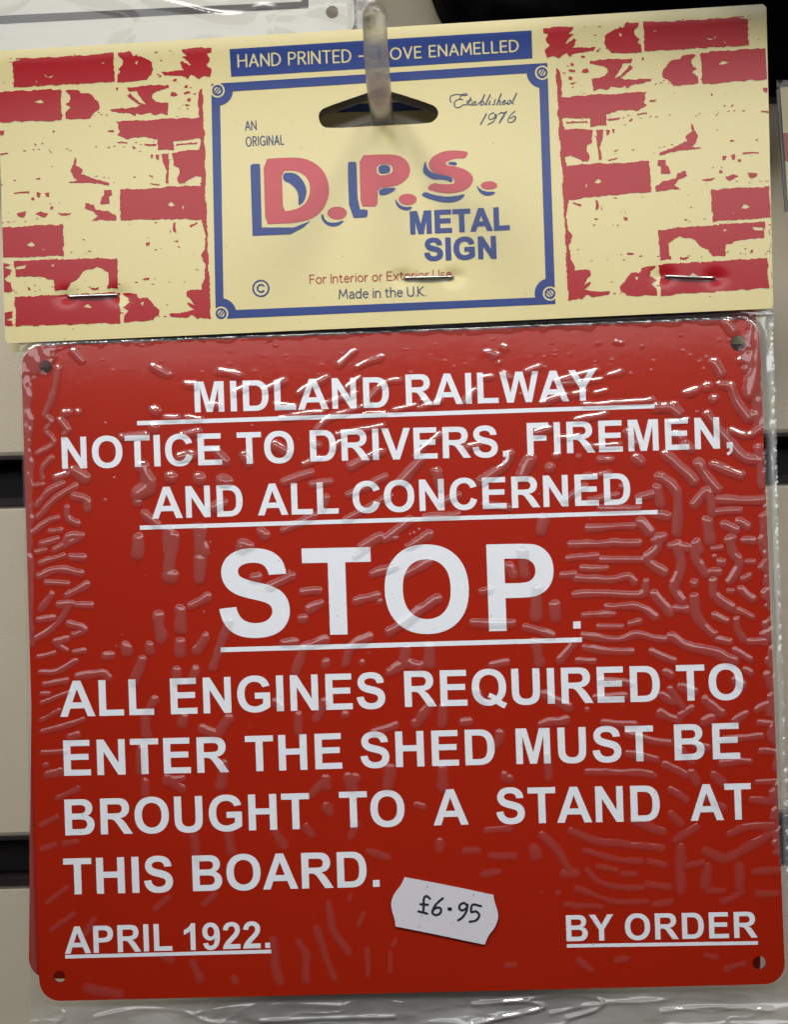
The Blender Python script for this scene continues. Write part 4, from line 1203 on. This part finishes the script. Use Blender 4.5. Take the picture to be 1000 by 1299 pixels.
def bag():
    st = 1.2
    xs = np.arange(16, 1016, st)
    ys = np.arange(384, 1336, st)
    X, Y = np.meshgrid(xs, ys)
    inside = poly_field(X, Y, rounded_quad([PL_TL, PL_TR, PL_BR, PL_BL], 26, 6))
    H = np.full(X.shape, 0.00022)
    gap = np.zeros(X.shape)
    milk_and_sheen = np.zeros(X.shape)
    mmpx = 0.000184
    wx = (fbm(X / 26, Y / 26, 2, 40) - .5) * 5
    wy = (fbm(X / 26, Y / 26, 2, 60) - .5) * 5
    for pts, r in bubbles():
        a = np.array(pts)
        i0, i1 = int(max(0, (a[:, 0].min() - 2 * r - 8 - xs[0]) / st)), int((a[:, 0].max() + 2 * r + 8 - xs[0]) / st) + 1
        j0, j1 = int(max(0, (a[:, 1].min() - 2 * r - 8 - ys[0]) / st)), int((a[:, 1].max() + 2 * r + 8 - ys[0]) / st) + 1
        sl = (slice(j0, j1), slice(i0, i1))
        if X[sl].size == 0:
            continue
        rr = r * (0.78 + 0.55 * vnoise(X[sl] / 12, Y[sl] / 12, 3))
        k = min(1, r / 5)
        d = seg_dist(X[sl] + wx[sl] * k * .7, Y[sl] + wy[sl] * k * .7, pts) / rr
        cap = np.clip(1 - d * d, 0, 1)
        low = np.clip((Y[sl] - 640) / 480, 0, 1)
        slack = 1 - .6 * low
        h = (0.22 + .17 * np.clip((660 - Y[sl]) / 120, 0, 1)) * r * mmpx * cap ** 1.15 * slack
        H[sl] = np.maximum(H[sl], 0.00022 + h)
        gap[sl] = np.maximum(gap[sl], np.clip((1.06 - d) / (.22 + .5 * low), 0, 1) * (1 - .45 * low))
    # the bag stands off the plate along its rims
    left = poly_field(X, Y, [(20, 430), (39 , 452), (42, 560), (43, 700), (44, 820), (20, 820)])
    left = np.minimum(left, 9) + (fbm(X / 8, Y / 14, 2, 3) - .5) * 7
    rt = poly_field(X, Y, [(948, 395), (940, 440), (952, 520), (966, 560), (966, 700), (974, 860), (984, 1100), (1010, 1100), (1010, 395)])
    rt = rt + (fbm(X / 14, Y / 12, 2, 13) - .5) * 22
    tp = (437 - 0.0372 * (X - 27)) - Y + 5 + (fbm(X / 10, Y / 10, 3, 23) - .5) * 12 + 4 * (vnoise(X / 60, X * 0, 8) - .3)
    tl = 32 - np.hypot(X - 42, Y - 448) + (fbm(X / 7, Y / 7, 2, 33) - .5) * 18
    for fld, hh in ((left, .00016), (rt, .00020), (tp, .00022), (tl, .0003)):
        s_ = np.clip(fld / 6, 0, 1)
        s_ = s_ * s_ * (3 - 2 * s_)
        H = np.maximum(H, .00022 + hh * s_ * (.6 + .9 * fbm(X / 11, Y / 17, 2, 50)))
        gap = np.maximum(gap, np.clip(fld / 1.5, 0, 1))
    # soft long waves of the sheet
    H += 0.00003 * fbm(X / 110, Y / 80, 1, 70)
    # off the plate: front film falls back to the seam, wrinkled
    out_ = np.clip(-inside / 9, 0, 1)
    s_ = out_ * out_ * (3 - 2 * out_)
    below = np.clip((Y - (1268 - 0.024 * (X - 60)) - 2) / 26, 0, 1)
    side = np.clip((X - (964 + (Y - 434) * .0404) - 3) / 5, 0, 1) * (1 - below)
    top = np.clip(((437 - 0.0372 * (X - 27)) - Y - 1) / 5, 0, 1)
    u_, v_ = X, Y - (1268 - 0.024 * (X - 60))
    wu = u_ + 34 * fbm(u_ / 70, v_ / 18, 2, 90)
    wv = v_ + 16 * fbm(u_ / 60, v_ / 22, 2, 95)
    ridge = 1 - abs(2 * fbm(wu / 60, wv / 15, 2, 100) - 1)
    ridge2 = 1 - abs(2 * fbm(wu / 26, wv / 9, 1, 110) - 1)
    crumple = 0.0011 * fbm(wu / 75, wv / 26, 1, 104) + 0.00022 * ridge ** 5 + 0.0004 * vnoise(wu / 30, wv / 15, 108) - 0.0009
    for ln, hh in (([(120, 1290), (170, 1280), (230, 1283), (262, 1296), (300, 1299)], .0003), ([(250, 1285), (330, 1274), (430, 1276)], .0002), ([(560, 1262), (700, 1259), (860, 1255)], .0003), ([(600, 1274), (660, 1270), (690, 1278), (640, 1290), (600, 1299)], .0005), ([(640, 1271), (720, 1262), (762, 1268), (758, 1280), (720, 1292)], .0004), ([(700, 1286), (756, 1274), (800, 1271), (850, 1268)], .0003), ([(830, 1258), (850, 1262), (880, 1256), (950, 1262)], .0003), ([(840, 1284), (900, 1278), (980, 1282)], .0003), ([(330, 1296), (420, 1292), (500, 1290)], .0003), ([(50, 1275), (80, 1284), (70, 1299)], .0004)):
        dd = seg_dist(X, Y, smooth_line(ln, 4))
        crumple = crumple + hh * np.exp(-(dd / 3.0) ** 2)
    H = H * (1 - s_) + s_ * (-0.0004)
    H += below * crumple
    H += side * (0.0005 * (fbm(X / 7, Y / 30, 2, 120) - .5) + 0.00055 * (fbm(X / 5, Y / 7, 2, 125) - .5) * np.clip((X - (977 + (Y - 434) * .027)) / 5, 0, 1))
    tl_ = (437 - 0.0372 * (X - 27)) - Y
    H += top * (0.00035 * np.exp(-((tl_ - 3.5 + 1.2 * np.sin(X / 70)) / 1.8) ** 2) + 0.00025 * (fbm(X / 40, Y / 5, 2, 130) - .5))
    gap = np.maximum(gap, s_ * (1.6 + 1.6 * top + 1.2 * side))
    milk_and_sheen = 0.050 * gap * (1 - s_) + 0.05 * s_ + 0.14 * side + 0.30 * top + below * (0.10 + 0.25 * fbm(X / 40, Y / 16, 2, 140))  # pale tone painted in for reflected sheen on bubbles and rims, plus cloudy film
    weld = np.exp(-((X - (979 + (Y - 434) * .0225)) / 3.0) ** 2) * side
    milk_and_sheen += 0.20 * weld
    scr = np.clip(vnoise(X / 1.6, Y / 40, 150) - .8, 0, 1) * side
    milk_and_sheen += scr
    # outline of the bag: straight hot-knife cut, finely toothed
    tooth = 1.5 * abs(((Y / 6.5) % 1) * 2 - 1) + 1.6 * vnoise(Y / 7, Y * 0, 160)
    redge = np.interp(Y[:, 0], [384, 396, 560, 700, 861, 1032, 1336], [981, 981, 986, 989, 994.5, 1001, 1012])[:, None] + tooth - 1.5
    ledge = np.interp(Y[:, 0], [384, 430, 700, 1250, 1290, 1336], [22, 23.5, 31, 38, 37, 38])[:, None] + .8 * vnoise(Y / 9, Y * 0, 170)
    Xc = np.clip(X, ledge, redge)
    keep = (X >= ledge - st) & (X <= redge + st)
    P = SIGN.at(np.stack([Xc.ravel(), Y.ravel()], 1)) + SIGN.n * H.ravel()[:, None]
    ny, nx = X.shape
    idx = np.arange(ny * nx).reshape(ny, nx)
    ok = keep[:-1, :-1] & keep[1:, :-1] & keep[:-1, 1:] & keep[1:, 1:]
    Q = np.stack([idx[1:, :-1][ok], idx[1:, 1:][ok], idx[:-1, 1:][ok], idx[:-1, :-1][ok]], 1)
    used = np.unique(Q)
    remap = np.zeros(ny * nx, np.int64)
    remap[used] = np.arange(len(used))
    Q = remap[Q]
    P = P[used] - root_loc(packet)
    me = bpy.data.meshes.new('clear_bag')
    me.vertices.add(len(P))
    me.vertices.foreach_set('co', P.astype(np.float32).ravel())
    me.loops.add(Q.size)
    me.loops.foreach_set('vertex_index', Q.astype(np.int32).ravel())
    me.polygons.add(len(Q))
    me.polygons.foreach_set('loop_start', np.arange(0, Q.size, 4, dtype=np.int32))
    me.polygons.foreach_set('use_smooth', np.ones(len(Q), bool))
    me.update(calc_edges=True)
    for nm, arr in (('air_gap', gap), ('milk_and_sheen', milk_and_sheen)):
        at = me.attributes.new(nm, 'FLOAT', 'POINT')
        at.data.foreach_set('value', arr.ravel()[used].astype(np.float32))
    me.materials.append(M['film'])
    o = bpy.data.objects.new('clear_bag', me)
    COL.objects.link(o)
    o.parent = packet
    return o


bag_o = bag()

# ------------------------------------------------------------------ price sticker on the bag
PZ = (480, 1090, .18)
stc = Z(chaikin([(187, 122), (187, 122), (500, 180), (812, 247), (812, 247), (818, 290), (845, 370), (845, 420), (815, 490), (780, 525), (750, 597), (750, 597), (435, 530), (122, 468), (122, 468), (120, 430), (95, 350), (90, 300), (110, 240), (160, 180)], 2), *PZ)
sticker = plate_mesh('price_sticker', SIGN, [stc], 0.0001, [M['sticker'], M['sticker']], packet, 0.00048)
sticker['label'] = 'small white price sticker with wavy ends, handwritten in black'
pr = Ink()
pr.strokes([Z(smooth_line(l, 6), *PZ) for l in [
 [(365, 272), (342, 255), (322, 270), (321, 320), (318, 366)], [(298, 312), (350, 315)], [(285, 362), (345, 378)],
 [(455, 270), (410, 310), (386, 350), (386, 378), (412, 388), (440, 370), (440, 342), (415, 335), (390, 350)], [(503, 345), (506, 346)],
 [(627, 322), (605, 303), (578, 315), (572, 340), (590, 355), (620, 340), (630, 315), (622, 360), (597, 400), (565, 425)], [(725, 325), (665, 315), (656, 365), (690, 362), (712, 390), (690, 425), (645, 435)]]], 3.0, .3)
pr.strokes([Z([(500, 345), (508, 346)], *PZ)], 4.6, .3)
sp = Ink()
for q, r in (((347, 185), 2.2), ((672, 243), 2.2), ((290, 462), 1.8), ((305, 390), 1.6), ((355, 420), 1.2), ((520, 440), 1.0)):
    sp.strokes([Z([q, (q[0] - 3, q[1] + 8)], *PZ)], r, .3)
surf_s = lambda px, lift: SIGN.at(px, 0.00048 + lift)
pv = pr
obj('lettering', surf_s(np.array(pr.V), .00005), pr.F, M['ink'], sticker)
obj('dirt_specks', surf_s(np.array(sp.V), .00004), sp.F, M['speck'], sticker)

# ================================================================== the next packet on the hook, right behind
second = empty('packaged_sign', np.array(packet.location))
tag(second, 'second red notice, showing only its lower left rim behind the front one', 'packaged sign', 'red notices hanging one behind the other on the hook')
for ch in list(packet.children):
    if ch.name.split('.')[0] in ('header_card', 'metal_plate'):
        c = ch.copy()
        COL.objects.link(c)
        c.parent = second
        if ch.name.split('.')[0] == 'header_card':
            c.location = (-0.0022, 0, -0.0046)      # it hangs a little lower on the hook
        for g in ch.children:
            if g.name.split('.')[0] in ('border_print', 'brick_print', 'lettering', 'logo_lettering'):
                d = g.copy()
                COL.objects.link(d)
                d.parent = c
second.location = Vector(packet.location) + Vector((-0.0041, 0.0085, 0.0006))
second.rotation_euler = (rad(-1.2), rad(2.0), rad(0.3))

# ================================================================== the clear hook
hp = CAM.copy()


def at_depth(px, y):
    d = ((px[0] - CX) / FPX) * RIGHT + ((CY - px[1]) / FPX) * UP + np.array([0, 1.0, 0])
    return CAM + d * (y + DIST)


ctl = [at_depth((490, 176), 0.0), at_depth((486, 152), -.035), at_depth((484, 138), -.0575), at_depth((482, 126), -.0730), at_depth((480.5, 110), -.0815), at_depth((478, 76), -.0850), at_depth((476, 40), -.0862), at_depth((475.3, 22), -.0866)]
axis = [np.array(p) for p in smooth_line([tuple(p) for p in ctl], 8)] if False else None
P = [np.array(c) for c in ctl]
PP = [2 * P[0] - P[1]] + P + [2 * P[-1] - P[-2]]
axis = []
for i in range(1, len(PP) - 2):
    for t in np.linspace(0, 1, 8, endpoint=False):
        a, b, c, d = PP[i - 1:i + 3]
        axis.append(.5 * (2 * b + (c - a) * t + (2 * a - 5 * b + 4 * c - d) * t * t + (3 * b - a - 3 * c + d) * t ** 3))
axis.append(P[-1])
R0 = 0.00268
rr = [R0] * len(axis)
tip = axis[-1] - axis[-2]
tip /= np.linalg.norm(tip)
for t in np.linspace(0.12, 1, 9):
    axis.append(P[-1] + tip * R0 * math.sin(t * math.pi / 2) * 1.15)
    rr.append(max(R0 * math.cos(t * math.pi / 2), 0.00012))
hook_root = empty('display_hook', at_depth((490, 176), 0.0))
tag(hook_root, 'clear plastic display hook with upturned round tip, holding the red notices', 'display hook')
tube('hook_arm', axis, rr, M['clear'], hook_root, 28)
bz = at_depth((490, 176), 0.0)


def box(x0, x1, y0, y1, z0, z1):
    V = [(x, y, z) for x in (x0, x1) for y in (y0, y1) for z in (z0, z1)]
    F = [(0, 1, 3, 2), (4, 6, 7, 5), (0, 4, 5, 1), (2, 3, 7, 6), (0, 2, 6, 4), (1, 5, 7, 3)]
    return V, F


Vb, Fb = box(bz[0] - .012, bz[0] + .012, -.0045, -.0008, bz[2] - .012, bz[2] + .022)
obj('back_plate', Vb, Fb, M['clear'], hook_root)

# ================================================================== white sign hanging above, top left
wr = empty('white_sign', HANG.at([(230, 60)])[0])
tag(wr, 'white sign with dark grey border line in a clear bag, hanging above at top left', 'packaged sign')
wc = [rounded_quad([(-420, -420), (428, -470), (451, 47), (-400, 92)], 22), arc(421.5, 16, 8, 8, 0, 350, 24)]
wp = plate_mesh('metal_plate', HANG, wc, .0009, [M['plate_white'], M['plate_white']], wr)
stp = Ink()
stp.polys([[(-330, 35.8), (383, 2.6), (383, -300), (391.5, -300), (391.5, 10.8), (0, 31), (-330, 46.5)]], (), 1.0)
obj('border_line', HANG.at(np.array(stp.V), .00006), stp.F, M['stripe'], wp)


def film_strip(name, plane, poly_fn, box_, st, hfn, gapv, milkv, m, parent):
    xs, ys = np.arange(box_[0], box_[2] + st, st), np.arange(box_[1], box_[3] + st, st)
    X, Y = np.meshgrid(xs, ys)
    lo, hi = poly_fn(Y)
    Xc = np.clip(X, lo, hi)
    keep = (X >= lo - st) & (X <= hi + st)
    P = plane.at(np.stack([Xc.ravel(), Y.ravel()], 1)) + plane.n * hfn(X, Y).ravel()[:, None]
    ny, nx = X.shape
    idx = np.arange(ny * nx).reshape(ny, nx)
    ok = keep[:-1, :-1] & keep[1:, :-1] & keep[:-1, 1:] & keep[1:, 1:]
    Q = np.stack([idx[1:, :-1][ok], idx[1:, 1:][ok], idx[:-1, 1:][ok], idx[:-1, :-1][ok]], 1)
    used = np.unique(Q)
    remap = np.zeros(ny * nx, np.int64)
    remap[used] = np.arange(len(used))
    o = obj(name, P[used], remap[Q], m, parent, None, True)
    for nm, v in (('air_gap', gapv), ('milk_and_sheen', milkv)):
        at = o.data.attributes.new(nm, 'FLOAT', 'POINT')
        arr = v(X, Y) if callable(v) else np.full(X.shape, v)
        at.data.foreach_set('value', arr.ravel()[used].astype(np.float32))
    return o


def wh(X, Y):
    inn = np.clip((449 - X) / 8, 0, 1)
    r_ = 1 - abs(2 * fbm((X + 1.2 * Y) / 90, (Y - .3 * X) / 40, 1, 200) - 1)
    return .0012 * inn + .0007 * r_ ** 3 * np.clip((X - 60) / 200, 0.1, 1) - .001 * (1 - inn) + .0012 * (fbm(X / 5, Y / 25, 2, 205) - .5) * (1 - inn)


film_strip('clear_bag', HANG, lambda Y: (Y * 0 - 60, 478 - np.clip(Y, 0, 40) * .45 + 0 * Y), (-62, -60, 486, 84), 1.6, wh, lambda X, Y: np.clip((X - 449) / 3, 0.3, 1), lambda X, Y: .05 + .28 * np.clip((X - 449) / 4, 0, 1), M['film'], wr)

# ================================================================== black cloth thing, top right
BL = Plane((0, -0.022, 0), (1, 0, 0), (0, 0, 1))
cl = [(520, -330), (540, -60), (553, -18), (562, 2), (572, 16), (586, 26), (600, 44), (640, 66), (760, 72), (900, 76), (1040, 74), (1100, 60), (1120, -60), (1125, -330)]
st = 6.0
xs, ys = np.arange(516, 1130, st), np.arange(-336, 84, st)
Xg, Yg = np.meshgrid(xs, ys)
V, F = march(poly_field(Xg, Yg, chaikin(cl, 1)), 516, -336, st, 1)
pxy = np.array(V)
dist = poly_field(pxy[:, 0], pxy[:, 1], chaikin(cl, 1))
hgt = (.004 + .049 * np.clip((pxy[:, 0] - 640) / 160, 0, 1)) * np.clip((-12 - pxy[:, 1]) / 60, 0, 1) ** .6 * np.sqrt(np.clip(dist / 70, 0, 1)) + .012 * np.sqrt(np.clip(dist / 40, 0, 1)) + .0012 * (fbm(pxy[:, 0] / 20, pxy[:, 1] / 20, 3, 300) - .5)  # out-of-view upper bulge is shaped to shade the card's top right
cloth = obj('cloth_pad', BL.at(pxy) + BL.n * hgt[:, None], F, M['cloth'], None, None, True)
bm = bmesh.new()
bm.from_mesh(cloth.data)
bmesh.ops.remove_doubles(bm, verts=bm.verts, dist=1e-6)
be = [e_ for e_ in bm.edges if e_.is_boundary]
r_ = bmesh.ops.extrude_edge_only(bm, edges=be)
for v in r_['geom']:
    if isinstance(v, bmesh.types.BMVert):
        v.co.y = -0.001
bm.to_mesh(cloth.data)
bm.free()
tag(cloth, 'black fuzzy cloth item hanging behind the top right of the header card', 'cloth item')
# loose fibres along its rim
FV, FF = [], []
rim = chaikin(cl, 2)
r4 = np.random.default_rng(3)
for k in range(900):
    i = r4.integers(0, len(rim))
    p, q = np.array(rim[i]), np.array(rim[(i + 1) % len(rim)])
    b = p + (q - p) * r4.random()
    dvec = np.array([-(q - p)[1], (q - p)[0]])
    dvec = dvec / (np.linalg.norm(dvec) + 1e-9)
    if poly_field(np.array([b[0] + dvec[0] * 3]), np.array([b[1] + dvec[1] * 3]), rim)[0] > 0:
        dvec = -dvec
    ln = r4.uniform(1.5, 5)
    e1 = b + dvec * ln + r4.normal(0, 1.5, 2)
    t = np.array([-dvec[1], dvec[0]]) * .35
    lift = r4.uniform(-.001, .004)
    n = len(FV)
    FV += list(BL.at(np.array([b - dvec * 2 - t, b - dvec * 2 + t, e1]), lift))
    FF.append((n, n + 1, n + 2))
obj('fibres', FV, FF, M['cloth'], cloth)

# ================================================================== neighbouring packet at the right edge
NB = Plane((0, -0.036, 0), (1, 0.0, 0), (0, 0.0, 1))
nr = empty('neighbour_packet', NB.at([(1030, 256)])[0])
tag(nr, 'neighbouring packet with cream and red header card, just showing at the right edge', 'packaged sign')


def quadslab(name, px, plane, thick, m, parent, lift=0):
    return plate_mesh(name, plane, [px], thick, [m, m], parent, lift)


nc = quadslab('header_card', [(990, 111), (1120, 106), (1132, 262), (1000.5, 268)], NB, .0006, M['cream'], nr)
quadslab('brick_print', [(994.2, 169), (1118, 164), (1122, 199), (996.6, 205)], NB, .00004, M['print_red'], nc, .00008)
quadslab('bag_edge', [(986.6, 113), (990.2, 112), (1000.6, 268), (997.5, 268)], NB, .0012, M['bag_edge'], nr, -.0006)
film_strip('clear_bag', NB, lambda Y: (987 + (Y - 102) * .075, 1120 + 0 * Y), (985, 100, 1120, 600), 3.0, lambda X, Y: -.002 + .0012 * fbm(X / 9, Y / 30, 2, 400), 0.0, lambda X, Y: .2 * np.clip(1 - abs(Y - 106) / 8, 0, 1), M['film'], nr)
